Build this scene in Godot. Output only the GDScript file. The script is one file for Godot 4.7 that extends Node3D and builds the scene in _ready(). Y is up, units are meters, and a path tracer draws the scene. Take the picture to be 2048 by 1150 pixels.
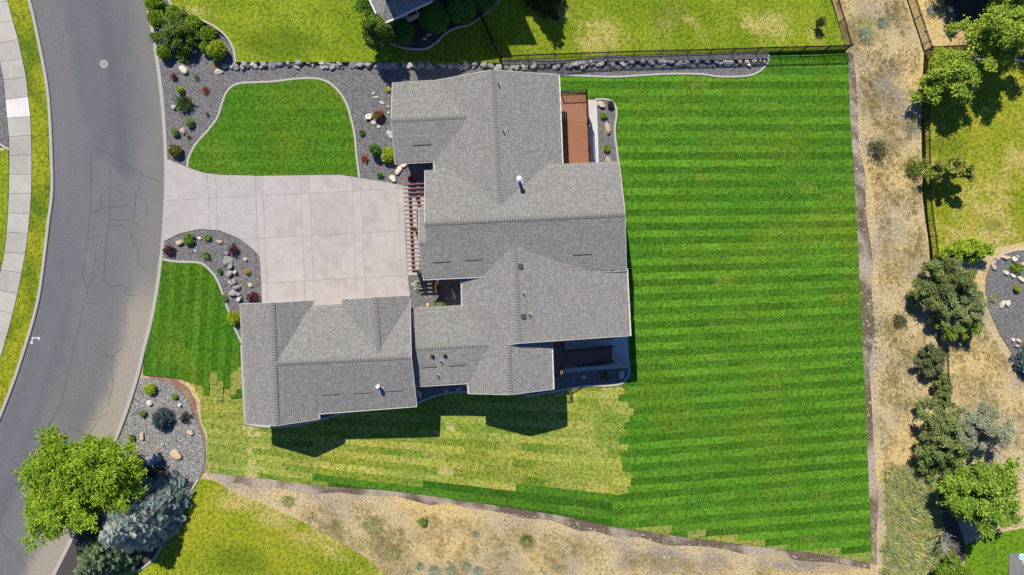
extends Node3D
# Aerial view of a house, its new lawns and the street. Units are metres, y is up, image-up is -z.

const EYE := 54.8          # height of the camera above the front yard
const FOCAL := 1369.0      # focal length in pixels of the 2048 x 1150 photograph
const CELL := 0.5

var rng := RandomNumberGenerator.new()
var noise_a := FastNoiseLite.new()
var noise_b := FastNoiseLite.new()
var noise_c := FastNoiseLite.new()
var taken := {}
var M := {}
var roof_tris := []

# ---------------------------------------------------------------- small helpers
func numbered(called: String) -> String:
	if not taken.has(called):
		taken[called] = 0
		return called
	taken[called] += 1
	return "%s_%03d" % [called, taken[called]]

func tag(o: Node, label: String, category: String, group := "", kind := "") -> void:
	if label != "": o.set_meta("label", label)
	if category != "": o.set_meta("category", category)
	if group != "": o.set_meta("group", group)
	if kind != "": o.set_meta("kind", kind)

func thing(called: String, label: String, category: String, at := Vector3.ZERO, group := "") -> Node3D:
	var o := Node3D.new()
	o.name = numbered(called)
	add_child(o)
	o.position = at
	tag(o, label, category, group)
	return o

func obj(called: String, mesh: Mesh, mat: Material, parent: Node = null) -> MeshInstance3D:
	var o := MeshInstance3D.new()
	o.mesh = mesh
	if mat != null: o.material_override = mat
	if parent == null:
		o.name = numbered(called)
		add_child(o)
	else:
		o.name = called
		parent.add_child(o, true)
	return o

func structure(called: String, mesh: Mesh, mat: Material, label: String, category: String) -> MeshInstance3D:
	var o := obj(called, mesh, mat)
	tag(o, label, category, "", "structure")
	return o

func new_st() -> SurfaceTool:
	var st := SurfaceTool.new()
	st.begin(Mesh.PRIMITIVE_TRIANGLES)
	st.set_smooth_group(-1)
	return st

func done(st: SurfaceTool, smooth := false) -> ArrayMesh:
	if smooth:
		st.index()
	st.generate_normals()
	return st.commit()

func lerp_list(xs: Array, ys: Array, x: float) -> float:
	if x <= xs[0]: return ys[0]
	for i in range(1, xs.size()):
		if x <= xs[i]:
			var t: float = (x - xs[i - 1]) / (xs[i] - xs[i - 1])
			t = t * t * (3.0 - 2.0 * t) * 0.5 + t * 0.5
			return lerpf(ys[i - 1], ys[i], t)
	return ys[-1]

func ground(x: float, z: float) -> float:
	var gn := lerp_list([-3.0, 6.0, 12.0, 36.0], [0.0, -2.8, -3.0, -3.4], x)
	var gs := lerp_list([-21.0, -14.0, -6.0, 4.0, 12.0, 36.0], [0.0, -0.6, -1.35, -2.75, -3.0, -3.4], x)
	return lerpf(gn, gs, smoothstep(3.0, 9.0, z))

# a point of known height, placed where the survey photograph shows it
func W(px: float, py: float, h: float) -> Vector3:
	var s := (EYE - h) / FOCAL
	return Vector3((px - 1024.0) * s, h, (py - 575.0) * s)

# the same for a point on the ground
func G(px: float, py: float, lift := 0.0) -> Vector3:
	var h := 0.0
	var p := W(px, py, 0.0)
	for k in 8:
		h = ground(p.x, p.z) + lift
		p = W(px, py, h)
	return p

func gpoly(pts: Array, lift := 0.0, smooth := false) -> PackedVector2Array:
	var a := PackedVector2Array()
	for q in (catmull(pts) if smooth else pts):
		var p := G(q[0], q[1], lift)
		a.append(Vector2(p.x, p.z))
	return a

func catmull(pts: Array, n := 5) -> Array:
	var out := []
	for i in range(pts.size() - 1):
		var a: Array = pts[maxi(i - 1, 0)]
		var b: Array = pts[i]
		var c: Array = pts[i + 1]
		var d: Array = pts[mini(i + 2, pts.size() - 1)]
		for k in n:
			var t := float(k) / n
			out.append([cubic_interpolate(b[0], c[0], a[0], d[0], t), cubic_interpolate(b[1], c[1], a[1], d[1], t)])
	out.append(pts[-1])
	return out

func srgb(r: float, g: float, b: float) -> Color:
	return Color(r, g, b).linear_to_srgb()

# ---------------------------------------------------------------- ground sheets
func sheet(poly: PackedVector2Array, lift: float, uv: float, paint: Callable, skirt := 0.0) -> ArrayMesh:
	var st := new_st()
	var lo := poly[0]
	var hi := poly[0]
	for p in poly:
		lo = lo.min(p)
		hi = hi.max(p)
	var x0 := int(floor(lo.x / CELL))
	var z0 := int(floor(lo.y / CELL))
	var nx := int(floor(hi.x / CELL)) - x0 + 1
	var nz := int(floor(hi.y / CELL)) - z0 + 1
	var touched := {}
	for i in poly.size():
		var a := poly[i]
		var b := poly[(i + 1) % poly.size()]
		var steps := int(ceil(a.distance_to(b) / 0.12)) + 1
		for k in steps + 1:
			var p := a.lerp(b, float(k) / steps)
			touched[Vector2i(int(floor(p.x / CELL)), int(floor(p.y / CELL)))] = true
	var hs := PackedFloat32Array()
	hs.resize((nx + 1) * (nz + 1))
	for j in nz + 1:
		for i in nx + 1:
			hs[j * (nx + 1) + i] = ground((x0 + i) * CELL, (z0 + j) * CELL) + lift
	for j in nz:
		for i in nx:
			var key := Vector2i(x0 + i, z0 + j)
			var ax := key.x * CELL
			var az := key.y * CELL
			var v := [Vector3(ax, hs[j * (nx + 1) + i], az), Vector3(ax + CELL, hs[j * (nx + 1) + i + 1], az),
				Vector3(ax + CELL, hs[(j + 1) * (nx + 1) + i + 1], az + CELL), Vector3(ax, hs[(j + 1) * (nx + 1) + i], az + CELL)]
			if touched.has(key):
				for tri in [[0, 1, 2], [0, 2, 3]]:
					var t := PackedVector2Array()
					for k in tri: t.append(Vector2(v[k].x, v[k].z))
					var n: Vector3 = (v[tri[2]] - v[tri[0]]).cross(v[tri[1]] - v[tri[0]])
					for piece in Geometry2D.intersect_polygons(poly, t):
						if Geometry2D.is_polygon_clockwise(piece) and piece.size() < 3: continue
						var ids := Geometry2D.triangulate_polygon(piece)
						for m in range(0, ids.size(), 3):
							var tv := []
							for q in 3:
								var c2: Vector2 = piece[ids[m + q]]
								var base: Vector3 = v[tri[0]]
								tv.append(Vector3(c2.x, base.y - (n.x * (c2.x - base.x) + n.z * (c2.y - base.z)) / n.y, c2.y))
							put_up(st, tv[0], tv[1], tv[2], uv, paint)
			elif Geometry2D.is_point_in_polygon(Vector2(ax + CELL * 0.5, az + CELL * 0.5), poly):
				put_up(st, v[0], v[1], v[2], uv, paint)
				put_up(st, v[0], v[2], v[3], uv, paint)
	if skirt > 0.0:
		for i in poly.size():
			var a := poly[i]
			var b := poly[(i + 1) % poly.size()]
			var steps := maxi(1, int(ceil(a.distance_to(b) / 0.5)))
			for k in steps:
				var p := a.lerp(b, float(k) / steps)
				var q := a.lerp(b, float(k + 1) / steps)
				var pa := Vector3(p.x, ground(p.x, p.y) + lift, p.y)
				var qa := Vector3(q.x, ground(q.x, q.y) + lift, q.y)
				var dn := Vector3(0, -skirt, 0)
				for c3 in [pa, qa, qa + dn, pa, qa + dn, pa + dn]:
					st.set_color(paint.call(c3.x, c3.z))
					st.set_uv(Vector2(c3.x + c3.y, c3.z) / uv)
					st.add_vertex(c3)
	return done(st)

func put_up(st: SurfaceTool, a: Vector3, b: Vector3, c: Vector3, uv: float, paint: Callable) -> void:
	if (b - a).cross(c - a).y > 0.0:   # front faces run clockwise seen from above
		var t := b
		b = c
		c = t
	for p in [a, b, c]:
		st.set_color(paint.call(p.x, p.z))
		st.set_uv(Vector2(p.x, p.z) / uv)
		st.add_vertex(p)

func plain(c: Color) -> Callable:
	return func(_x: float, _z: float) -> Color: return c

func patchy(a: Color, b: Color, scale_n: float, lo := -0.35, hi := 0.45) -> Callable:
	return func(x: float, z: float) -> Color:
		var t := smoothstep(lo, hi, noise_a.get_noise_2d(x * scale_n, z * scale_n) + 0.4 * noise_b.get_noise_2d(x * 3.0, z * 3.0))
		return a.lerp(b, t)

# a kerb, an edging or a low wall along a line on the ground, with a rounded top
func ribbon(line: Array, width: float, base_lift: float, high: float, mat: Material, smooth := true, smoothed_top := true) -> ArrayMesh:
	var st := new_st()
	var pts := []
	for q in (catmull(line) if smooth else line):
		pts.append(G(q[0], q[1], base_lift))
	var w := width * 0.5
	var r := minf(0.03, high * 0.4) if smoothed_top else 0.004
	var prof := [Vector2(-w, -0.15), Vector2(-w, high - r), Vector2(-w + r, high), Vector2(w - r, high), Vector2(w, high - r), Vector2(w, -0.15)]
	var rings := []
	var run := 0.0
	for i in pts.size():
		var d: Vector3 = (pts[mini(i + 1, pts.size() - 1)] - pts[maxi(i - 1, 0)])
		d.y = 0.0
		d = d.normalized()
		var side := Vector3(-d.z, 0, d.x)
		var ring := []
		for p in prof: ring.append(pts[i] + side * p.x + Vector3(0, p.y, 0))
		rings.append(ring)
	for i in range(rings.size() - 1):
		var step: float = pts[i].distance_to(pts[i + 1])
		for k in prof.size() - 1:
			quad_uv(st, rings[i][k], rings[i + 1][k], rings[i + 1][k + 1], rings[i][k + 1])
		run += step
	for e in [0, rings.size() - 1]:
		for k in range(1, prof.size() - 1):
			for c in ([rings[e][0], rings[e][k], rings[e][k + 1]]):
				st.add_vertex(c)
	return done(st)

func quad_uv(st: SurfaceTool, a: Vector3, b: Vector3, c: Vector3, d: Vector3) -> void:
	for p in [a, b, c, a, c, d]:
		st.set_uv(Vector2(p.x, p.z))
		st.add_vertex(p)

func quad(st: SurfaceTool, a: Vector3, b: Vector3, c: Vector3, d: Vector3) -> void:
	for p in [a, b, c, a, c, d]: st.add_vertex(p)

# a box between two ends: width across, height along up, hanging below the ends
func bar(st: SurfaceTool, a: Vector3, b: Vector3, wide: float, high: float, up := Vector3.UP) -> void:
	var d := (b - a).normalized()
	var s := d.cross(up).normalized() * wide * 0.5
	var u := s.cross(d).normalized() * high * 0.5
	var v := []
	for e in [a, b]:
		for q in [[-1, -1], [1, -1], [1, 1], [-1, 1]]:
			v.append(e + s * q[0] + u * q[1])
	for f in [[0, 1, 2, 3], [5, 4, 7, 6], [1, 5, 6, 2], [4, 0, 3, 7], [3, 2, 6, 7], [4, 5, 1, 0]]:
		quad(st, v[f[0]], v[f[1]], v[f[2]], v[f[3]])

func bar_mesh(a: Vector3, b: Vector3, wide: float, high: float, up := Vector3.UP) -> ArrayMesh:
	var st := new_st()
	bar(st, a, b, wide, high, up)
	return done(st)

func tube(st: SurfaceTool, pts: Array, radii: Array, n := 6) -> void:
	var rings := []
	for i in pts.size():
		var d: Vector3 = (pts[mini(i + 1, pts.size() - 1)] - pts[maxi(i - 1, 0)]).normalized()
		var s := d.cross(Vector3(0.31, 0.2, 0.93)).normalized()
		var t := d.cross(s)
		var ring := []
		for k in n:
			var a := TAU * k / n
			ring.append(pts[i] + (s * cos(a) + t * sin(a)) * radii[i])
		rings.append(ring)
	for i in pts.size() - 1:
		for k in n:
			quad(st, rings[i][k], rings[i][(k + 1) % n], rings[i + 1][(k + 1) % n], rings[i + 1][k])
	for k in range(1, n - 1):
		for p in [rings[-1][0], rings[-1][k + 1], rings[-1][k]]: st.add_vertex(p)
		for p in [rings[0][0], rings[0][k], rings[0][k + 1]]: st.add_vertex(p)

func cyl(r0: float, r1: float, h: float, n := 14) -> CylinderMesh:
	var c := CylinderMesh.new()
	c.bottom_radius = r0
	c.top_radius = r1
	c.height = h
	c.radial_segments = n
	c.rings = 1
	return c

# ---------------------------------------------------------------- materials
func bytes_noise(size: int, seed_n: int, freq: float, oct := 3, kind := FastNoiseLite.TYPE_SIMPLEX_SMOOTH) -> PackedByteArray:
	var n := FastNoiseLite.new()
	n.seed = seed_n
	n.noise_type = kind
	n.frequency = freq
	n.fractal_octaves = oct
	var im := n.get_seamless_image(size, size)
	im.convert(Image.FORMAT_L8)
	return im.get_data()

# a neutral grain around 0.8 that multiplies a surface's own colour; tint_dark and tint_light are linear factors
func grain(size: int, seed_n: int, fine: float, coarse: float, speck: float, dark: Color, light: Color, sharp := 1.0) -> ImageTexture:
	var a := bytes_noise(size, seed_n, fine, 2)
	var b := bytes_noise(size, seed_n + 7, coarse, 4)
	var r := RandomNumberGenerator.new()
	r.seed = seed_n + 99
	var out := PackedByteArray()
	out.resize(size * size * 3)
	var ramp := []
	for i in 256:
		var c := dark.lerp(light, i / 255.0).linear_to_srgb()
		ramp.append([clampi(int(c.r * 255.0), 0, 255), clampi(int(c.g * 255.0), 0, 255), clampi(int(c.b * 255.0), 0, 255)])
	for i in size * size:
		var t := clampi(int((a[i] * 0.55 + b[i] * 0.45 - 127.0) * sharp + 127.0 + (r.randf() - 0.5) * speck), 0, 255)
		var q: Array = ramp[t]
		out[i * 3] = q[0]
		out[i * 3 + 1] = q[1]
		out[i * 3 + 2] = q[2]
	var im := Image.create_from_data(size, size, false, Image.FORMAT_RGB8, out)
	return ImageTexture.create_from_image(im)

func cells_texture(size: int, seed_n: int, freq: float, dark: Color, light: Color) -> Array:
	var n := FastNoiseLite.new()
	n.seed = seed_n
	n.noise_type = FastNoiseLite.TYPE_CELLULAR
	n.frequency = freq
	n.fractal_type = FastNoiseLite.FRACTAL_NONE
	n.cellular_return_type = FastNoiseLite.RETURN_CELL_VALUE
	var im := n.get_seamless_image(size, size)
	im.convert(Image.FORMAT_L8)
	n.cellular_return_type = FastNoiseLite.RETURN_DISTANCE
	var hm := n.get_seamless_image(size, size, true)
	hm.convert(Image.FORMAT_L8)
	var a := im.get_data()
	var out := PackedByteArray()
	out.resize(size * size * 3)
	var ramp := []
	for i in 256:
		var c := dark.lerp(light, pow(i / 255.0, 1.4)).linear_to_srgb()
		ramp.append([clampi(int(c.r * 255.0), 0, 255), clampi(int(c.g * 255.0), 0, 255), clampi(int(c.b * 255.0), 0, 255)])
	for i in size * size:
		var q: Array = ramp[a[i]]
		out[i * 3] = q[0]
		out[i * 3 + 1] = q[1]
		out[i * 3 + 2] = q[2]
	return [ImageTexture.create_from_image(Image.create_from_data(size, size, false, Image.FORMAT_RGB8, out)), ImageTexture.create_from_image(hm)]

func mat(c: Color, rough := 0.9, tex: Texture2D = null, vcol := false) -> StandardMaterial3D:
	var m := StandardMaterial3D.new()
	m.albedo_color = c.linear_to_srgb()
	m.roughness = rough
	m.metallic_specular = 0.3
	if tex != null: m.albedo_texture = tex
	m.vertex_color_use_as_albedo = vcol
	return m

func tri_mat(c: Color, rough: float, tex: Texture2D, per_metre: float) -> StandardMaterial3D:
	var m := mat(c, rough, tex)
	m.uv1_triplanar = true
	m.uv1_world_triplanar = true
	m.uv1_scale = Vector3.ONE * per_metre
	return m

func leaf_mat(back: Color, rough := 0.7) -> StandardMaterial3D:
	var m := mat(Color.WHITE, rough, null, true)
	m.backlight_enabled = true
	m.backlight = back
	m.cull_mode = BaseMaterial3D.CULL_DISABLED
	return m

func shingle_material(base: Color, seed_n: int) -> StandardMaterial3D:
	var r := RandomNumberGenerator.new()
	r.seed = seed_n
	var size := 1024
	var im := Image.create(size, size, false, Image.FORMAT_RGB8)
	var hm := Image.create(size, size, false, Image.FORMAT_L8)
	for row in 32:
		var x := 0
		for k in 32:
			hm.fill_rect(Rect2i(0, row * 32 + k, size, 1), Color.from_hsv(0, 0, 0.15 + 0.6 * k / 31.0))
		while x < size:
			var w := r.randi_range(22, 58)
			if x + w > size - 16: w = size - x
			var tone := r.randf_range(0.82, 1.14)
			var warm := r.randf_range(-0.045, 0.05)
			if r.randf() < 0.10: tone *= 1.10
			if r.randf() < 0.07: warm += 0.06
			var c := Color(base.r * tone * (1.0 + warm), base.g * tone, base.b * tone * (1.0 - warm))
			im.fill_rect(Rect2i(x, row * 32, w, 32), c.linear_to_srgb())
			x += w
		x = r.randi_range(0, 20)
		while x < size:
			var w := r.randi_range(14, 26)
			var tone := r.randf_range(0.45, 0.68)
			im.fill_rect(Rect2i(x, row * 32 + 19, mini(w, size - x), 12), Color(base.r * tone, base.g * tone, base.b * tone).linear_to_srgb())
			hm.fill_rect(Rect2i(x, row * 32 + 22, mini(w, size - x), 9), Color.from_hsv(0, 0, 0.35))
			x += w + r.randi_range(12, 40)
	var m := mat(Color.WHITE, 0.95, ImageTexture.create_from_image(im))
	m.heightmap_enabled = true
	m.heightmap_texture = ImageTexture.create_from_image(hm)
	m.heightmap_scale = 0.8
	m.vertex_color_use_as_albedo = false
	return m

func make_materials() -> void:
	var g_lawn := grain(1024, 11, 0.075, 0.03, 130.0, Color(0.22, 0.30, 0.22), Color(1.4, 1.3, 1.35), 1.9)
	var g_rough := grain(1024, 23, 0.08, 0.03, 170.0, Color(0.28, 0.26, 0.22), Color(1.4, 1.4, 1.4), 1.7)
	var g_soft := grain(512, 31, 0.06, 0.01, 60.0, Color(0.72, 0.72, 0.72), Color(1.0, 1.0, 1.0))
	var g_stone := grain(512, 41, 0.05, 0.012, 70.0, Color(0.45, 0.44, 0.43), Color(1.15, 1.14, 1.1))
	M.lawn = mat(Color.WHITE, 0.95, g_lawn, true)
	M.field = mat(Color.WHITE, 1.0, g_rough, true)
	var g_asphalt := grain(1024, 37, 0.2, 0.035, 170.0, Color(0.5, 0.5, 0.5), Color(1.12, 1.12, 1.12), 1.15)
	M.asphalt = mat(Color.WHITE, 0.9, g_asphalt, true)
	M.concrete = mat(Color.WHITE, 0.9, g_soft, true)
	M.edging = mat(Color(0.50, 0.48, 0.43), 0.9, g_soft)
	M.curb = mat(Color(0.46, 0.44, 0.40), 0.9, g_soft)
	var gv := cells_texture(1024, 5, 0.075, Color(0.045, 0.047, 0.052), Color(0.50, 0.495, 0.49))
	M.gravel = mat(Color(0.86, 0.86, 0.87), 0.95, gv[0])
	M.gravel.heightmap_enabled = true
	M.gravel.heightmap_texture = gv[1]
	M.gravel.heightmap_scale = -4.0
	M.mulch = mat(Color(0.10, 0.085, 0.08), 1.0, g_rough)
	M.soil = mat(Color.WHITE, 1.0, g_rough, true)
	M.rock_grey = tri_mat(Color(0.39, 0.385, 0.385), 0.95, g_stone, 0.7)
	M.rock_pale = tri_mat(Color(0.64, 0.62, 0.56), 0.95, g_stone, 0.8)
	M.rock_tan = tri_mat(Color(0.68, 0.53, 0.37), 0.95, g_stone, 0.8)
	M.rock_white = tri_mat(Color(0.82, 0.76, 0.64), 0.95, g_stone, 0.9)
	M.rock_pink = tri_mat(Color(0.66, 0.52, 0.44), 0.95, g_stone, 0.9)
	M.shingle = shingle_material(Color(0.252, 0.25, 0.237), 3)
	M.shingle_far = shingle_material(Color(0.238, 0.24, 0.245), 4)
	M.cap = mat(Color.WHITE, 0.95, null, true)
	M.box_vent = mat(Color(0.085, 0.072, 0.065), 0.8)
	M.meter = mat(Color(0.2, 0.2, 0.215), 0.9, g_soft)
	M.hood = mat(Color(0.205, 0.20, 0.19), 0.95, g_soft)
	M.trim = mat(Color(0.60, 0.58, 0.53), 0.55)
	M.gutter = mat(Color(0.66, 0.64, 0.58), 0.45)
	M.wall = tri_mat(Color(0.62, 0.60, 0.57), 0.85, g_soft, 0.5)
	M.wall_blue = tri_mat(Color(0.62, 0.66, 0.70), 0.85, g_soft, 0.5)
	M.timber = tri_mat(Color(0.29, 0.15, 0.12), 0.7, g_soft, 0.8)
	M.timber_pink = tri_mat(Color(0.27, 0.155, 0.14), 0.7, g_soft, 0.8)
	M.black = mat(Color(0.012, 0.012, 0.013), 0.45)
	M.slot = mat(Color(0.02, 0.02, 0.02), 0.9)
	M.iron = mat(Color(0.18, 0.18, 0.18), 0.6, g_stone)
	M.steel = mat(Color(0.62, 0.64, 0.67), 0.35)
	M.steel.metallic = 0.6
	M.white = mat(Color(0.82, 0.82, 0.82), 0.5)
	M.lead = mat(Color(0.33, 0.38, 0.44), 0.45)
	M.glass = mat(Color(0.02, 0.025, 0.03), 0.05)
	M.paint = mat(Color(0.75, 0.75, 0.75), 0.8)
	M.crack = mat(Color(0.088, 0.088, 0.094), 0.95)
	M.bark = tri_mat(Color(0.14, 0.11, 0.085), 1.0, g_stone, 1.5)
	M.pale_wood = tri_mat(Color(0.52, 0.49, 0.45), 0.95, g_stone, 1.5)
	M.leaf = leaf_mat(Color(0.26, 0.3, 0.1))
	M.needle = leaf_mat(Color(0.2, 0.22, 0.2))
	M.petal = leaf_mat(Color(0.2, 0.2, 0.2))
	M.grass = leaf_mat(Color(0.25, 0.25, 0.15), 0.9)

# ---------------------------------------------------------------- plants
func leaf_clump(n: int, size: float, seed_n: int) -> ArrayMesh:
	var r := RandomNumberGenerator.new()
	r.seed = seed_n
	var st := new_st()
	for i in n:
		var face := Vector3(r.randfn() * 0.5, 1.0, r.randfn() * 0.5).normalized()
		var at := Vector3(r.randfn(), r.randfn() * 0.6, r.randfn()) * size * 0.42
		var dir := face.cross(Vector3(r.randfn(), r.randfn() * 0.2, r.randfn())).normalized()
		var side := face.cross(dir).normalized()
		var l := size * r.randf_range(0.55, 0.95)
		var w := l * 0.32
		var bend := side.cross(dir) * l * 0.12
		quad(st, at, at + dir * l * 0.45 + side * w + bend, at + dir * l, at + dir * l * 0.45 - side * w + bend)
	return done(st)

# a fan of thin blades: needles (spread = 1 flat) or grass (spread small = upright)
func blade_tuft(n: int, length: float, width: float, spread: float, seed_n: int, lean := Vector3.ZERO) -> ArrayMesh:
	var r := RandomNumberGenerator.new()
	r.seed = seed_n
	var st := new_st()
	for i in n:
		var a := TAU * (i + r.randf_range(-0.4, 0.4)) / n
		var out := Vector3(cos(a), 0, sin(a))
		var dir := (out * spread * r.randf_range(0.6, 1.2) + Vector3.UP * (1.15 - spread) + lean).normalized()
		var side := dir.cross(Vector3(r.randfn(), 0.4, r.randfn())).normalized() * width * 0.5
		var l := length * r.randf_range(0.65, 1.1)
		var mid := dir * l * 0.55
		var tip := dir * l + (out * 0.25 + lean * 0.5 - Vector3.UP * 0.12) * l * 0.5
		var foot := out * length * 0.04
		quad(st, foot - side, foot + side, mid + side * 0.9, mid - side * 0.9)
		for p in [mid - side * 0.9, mid + side * 0.9, tip]: st.add_vertex(p)
	return done(st)

# one spray of spruce: a twig with side twigs set with needles, along +x
func spruce_spray(length: float, seed_n: int) -> ArrayMesh:
	var r := RandomNumberGenerator.new()
	r.seed = seed_n
	var st := new_st()
	var twigs := [[Vector3.ZERO, Vector3(1, 0.12, 0), length]]
	for k in 4:
		var t := 0.22 + 0.19 * k
		for s in [-1.0, 1.0]:
			twigs.append([Vector3(length * t, 0.1 * length * t, 0), Vector3(0.75, r.randf_range(0.0, 0.25), s * 0.75).normalized(), length * (0.62 - 0.12 * k)])
	for tw in twigs:
		var d: Vector3 = tw[1].normalized()
		var s := d.cross(Vector3.UP).normalized()
		var u := s.cross(d)
		var m := 7
		for i in m:
			var c: Vector3 = tw[0] + d * tw[2] * (0.15 + 0.8 * i / m)
			for q in 4:
				var a := TAU * (q / 4.0) + r.randf() * 1.2
				var nd := (d * 0.75 + (s * cos(a) + u * sin(a)) * 0.7).normalized()
				var w := s.cross(nd).normalized() * length * 0.028
				var l := length * 0.19
				for p in [c - w, c + w, c + nd * l]: st.add_vertex(p)
	return done(st)

func scatter(called: String, mesh: Mesh, m: Material, xf: Array, cols: PackedColorArray, parent: Node) -> MultiMeshInstance3D:
	var mm := MultiMesh.new()
	mm.transform_format = MultiMesh.TRANSFORM_3D
	mm.use_colors = true
	mm.mesh = mesh
	mm.instance_count = xf.size()
	for i in xf.size():
		mm.set_instance_transform(i, xf[i])
		mm.set_instance_color(i, cols[i])
	var o := MultiMeshInstance3D.new()
	o.multimesh = mm
	o.material_override = m
	if parent == null:
		o.name = numbered(called)
		add_child(o)
	else:
		o.name = called
		parent.add_child(o, true)
	return o

func shade(c: Color, amount: float) -> Color:
	var t := 1.0 + rng.randf_range(-amount, amount)
	var w := rng.randf_range(-amount, amount) * 0.5
	return Color(maxf(c.r * t * (1.0 + w), 0.0), maxf(c.g * t, 0.0), maxf(c.b * t * (1.0 - w), 0.0))

func random_basis(up_bias: float, s: float) -> Basis:
	var y := Vector3(rng.randfn(), rng.randfn() + up_bias, rng.randfn()).normalized()
	var x := y.cross(Vector3(rng.randfn(), rng.randfn(), rng.randfn())).normalized()
	return Basis(x, y, x.cross(y)).scaled(Vector3.ONE * s)

# boughs: [[start, end, thickness], ...] relative to the tree's foot; leaves gather in puffs along each bough
func crown(parent: Node3D, boughs: Array, count: int, clump: Mesh, colors: Array, m: Material, called := "crown") -> void:
	var xf := []
	var cols := PackedColorArray()
	var total := 0.0
	for l in boughs: total += l[2] * (l[2] + l[0].distance_to(l[1]))
	for l in boughs:
		var n := int(count * l[2] * (l[2] + l[0].distance_to(l[1])) / total)
		var axis: Vector3 = l[1] - l[0]
		var puffs := maxi(2, int(n / 34))
		for k in puffs:
			var f := pow(rng.randf(), 0.7)
			var c: Vector3 = l[0] + axis * f + Vector3(rng.randfn(), rng.randfn() * 0.6, rng.randfn()) * l[2] * 0.42
			var r: float = l[2] * rng.randf_range(0.28, 0.5)
			var out := axis.normalized()
			for i in int(n / puffs):
				var at := c + Vector3(rng.randfn(), rng.randfn() * 0.55, rng.randfn()) * r * 0.55 + out * rng.randf_range(-0.2, 0.7) * r
				if at.y < 0.03: at.y = 0.03 + rng.randf() * 0.1
				xf.append(Transform3D(random_basis(2.4, rng.randf_range(0.7, 1.3)), at))
				cols.append(shade(colors[rng.randi() % colors.size()], 0.2))
	var o := scatter(called, clump, m, xf, cols, parent)
	o.set_meta("kind", "stuff")

# boughs spread over an ellipsoid of a crown
func boughs_of(center: Vector3, size: Vector3, n: int, thick: float, foot: Vector3, droop := 0.0) -> Array:
	var out := []
	for k in n:
		var y := 1.0 - 1.45 * (k + 0.5) / n
		var a := k * 2.39996 + rng.randf_range(-0.35, 0.35)
		var s := sqrt(maxf(0.0, 1.0 - y * y))
		var d := Vector3(cos(a) * s, y, sin(a) * s)
		var reach := rng.randf_range(0.72, 1.12)
		var tip := center + d * size * reach - Vector3(0, droop * s, 0)
		out.append([foot.lerp(tip, 0.45), tip, thick * rng.randf_range(0.75, 1.25)])
	return out

# a dense rounded bush
func ball(parent: Node3D, high: float, r: float, count: int, clump: Mesh, colors: Array, m: Material) -> void:
	var xf := []
	var cols := PackedColorArray()
	var puffs := []
	for k in 22: puffs.append(Vector3(rng.randfn(), rng.randfn(), rng.randfn()).normalized())
	for i in count:
		var d := Vector3(rng.randfn(), rng.randfn(), rng.randfn()).normalized()
		if d.y < -0.35: d.y = -d.y
		var best := -1.0
		for p in puffs: best = maxf(best, d.dot(p))
		var rad := (1.0 - 0.42 * (1.0 - smoothstep(0.75, 0.97, best))) * pow(rng.randf_range(0.5, 1.0), 0.4)
		var at := Vector3(0, high * 0.5, 0) + d * Vector3(r, high * 0.52, r) * rad
		if at.y < 0.03: continue
		xf.append(Transform3D(random_basis(1.0, rng.randf_range(0.7, 1.3)), at))
		cols.append(shade(colors[rng.randi() % colors.size()], 0.22))
	scatter("foliage", clump, m, xf, cols, parent).set_meta("kind", "stuff")

func trunk(parent: Node3D, high: float, r: float, spread: float, limbs: int, m: Material, tilt := Vector3.ZERO) -> void:
	var st := new_st()
	var fork := high * 0.35
	tube(st, [Vector3(0, -0.2, 0), Vector3(0, fork * 0.5, 0) + tilt * 0.2, Vector3(0, fork, 0) + tilt * 0.4, Vector3(0.05, high * 0.85, 0.03) + tilt], [r * 1.25, r, r * 0.8, r * 0.25], 8)
	obj("trunk", done(st, true), m, parent)
	for k in limbs:
		var a := TAU * k / limbs + rng.randf_range(-0.3, 0.3)
		var o := Vector3(cos(a), 0, sin(a)) * spread * rng.randf_range(0.6, 0.95)
		var s := new_st()
		var b := Vector3(0, fork * rng.randf_range(0.7, 1.25), 0) + tilt * 0.35
		tube(s, [b, b + o * 0.45 + Vector3(0, high * 0.18, 0), b + o + Vector3(0, high * 0.32, 0) + tilt * 0.3], [r * 0.5, r * 0.33, r * 0.1], 6)
		obj("limb", done(s, true), m, parent)

func leafy_tree(called: String, label: String, px: float, py: float, high: float, rx: float, rz: float, count: int, size: float, colors: Array, ragged := 0.25, tilt := Vector3.ZERO, group := "", low := 0.25) -> Node3D:
	var t := thing(called, label, "tree", G(px, py), group)
	trunk(t, high * 0.85, 0.05 + high * 0.018, rx * 0.8, 6, M.bark, tilt)
	var mid := Vector3(0, high * (0.5 + low * 0.35), 0) + tilt * 0.6
	var n := int(14 + rx * rz * 2.2)
	var b := boughs_of(mid, Vector3(rx, high * (0.5 - low * 0.35), rz), n, minf(rx, rz) * (0.46 - ragged * 0.3), Vector3(0, high * 0.4, 0) + tilt * 0.4)
	for k in 5: b.append([mid - Vector3(0, high * 0.12, 0), mid + Vector3(rng.randfn() * rx, rng.randf() * high * 0.4, rng.randfn() * rz) * 0.35, minf(rx, rz) * 0.4])
	crown(t, b, count, M_clump(size), colors, M.leaf)
	return t

var clumps := {}
func M_clump(size: float) -> ArrayMesh:
	if not clumps.has(size):
		clumps[size] = leaf_clump(9, size, int(size * 1000))
	return clumps[size]

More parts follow.
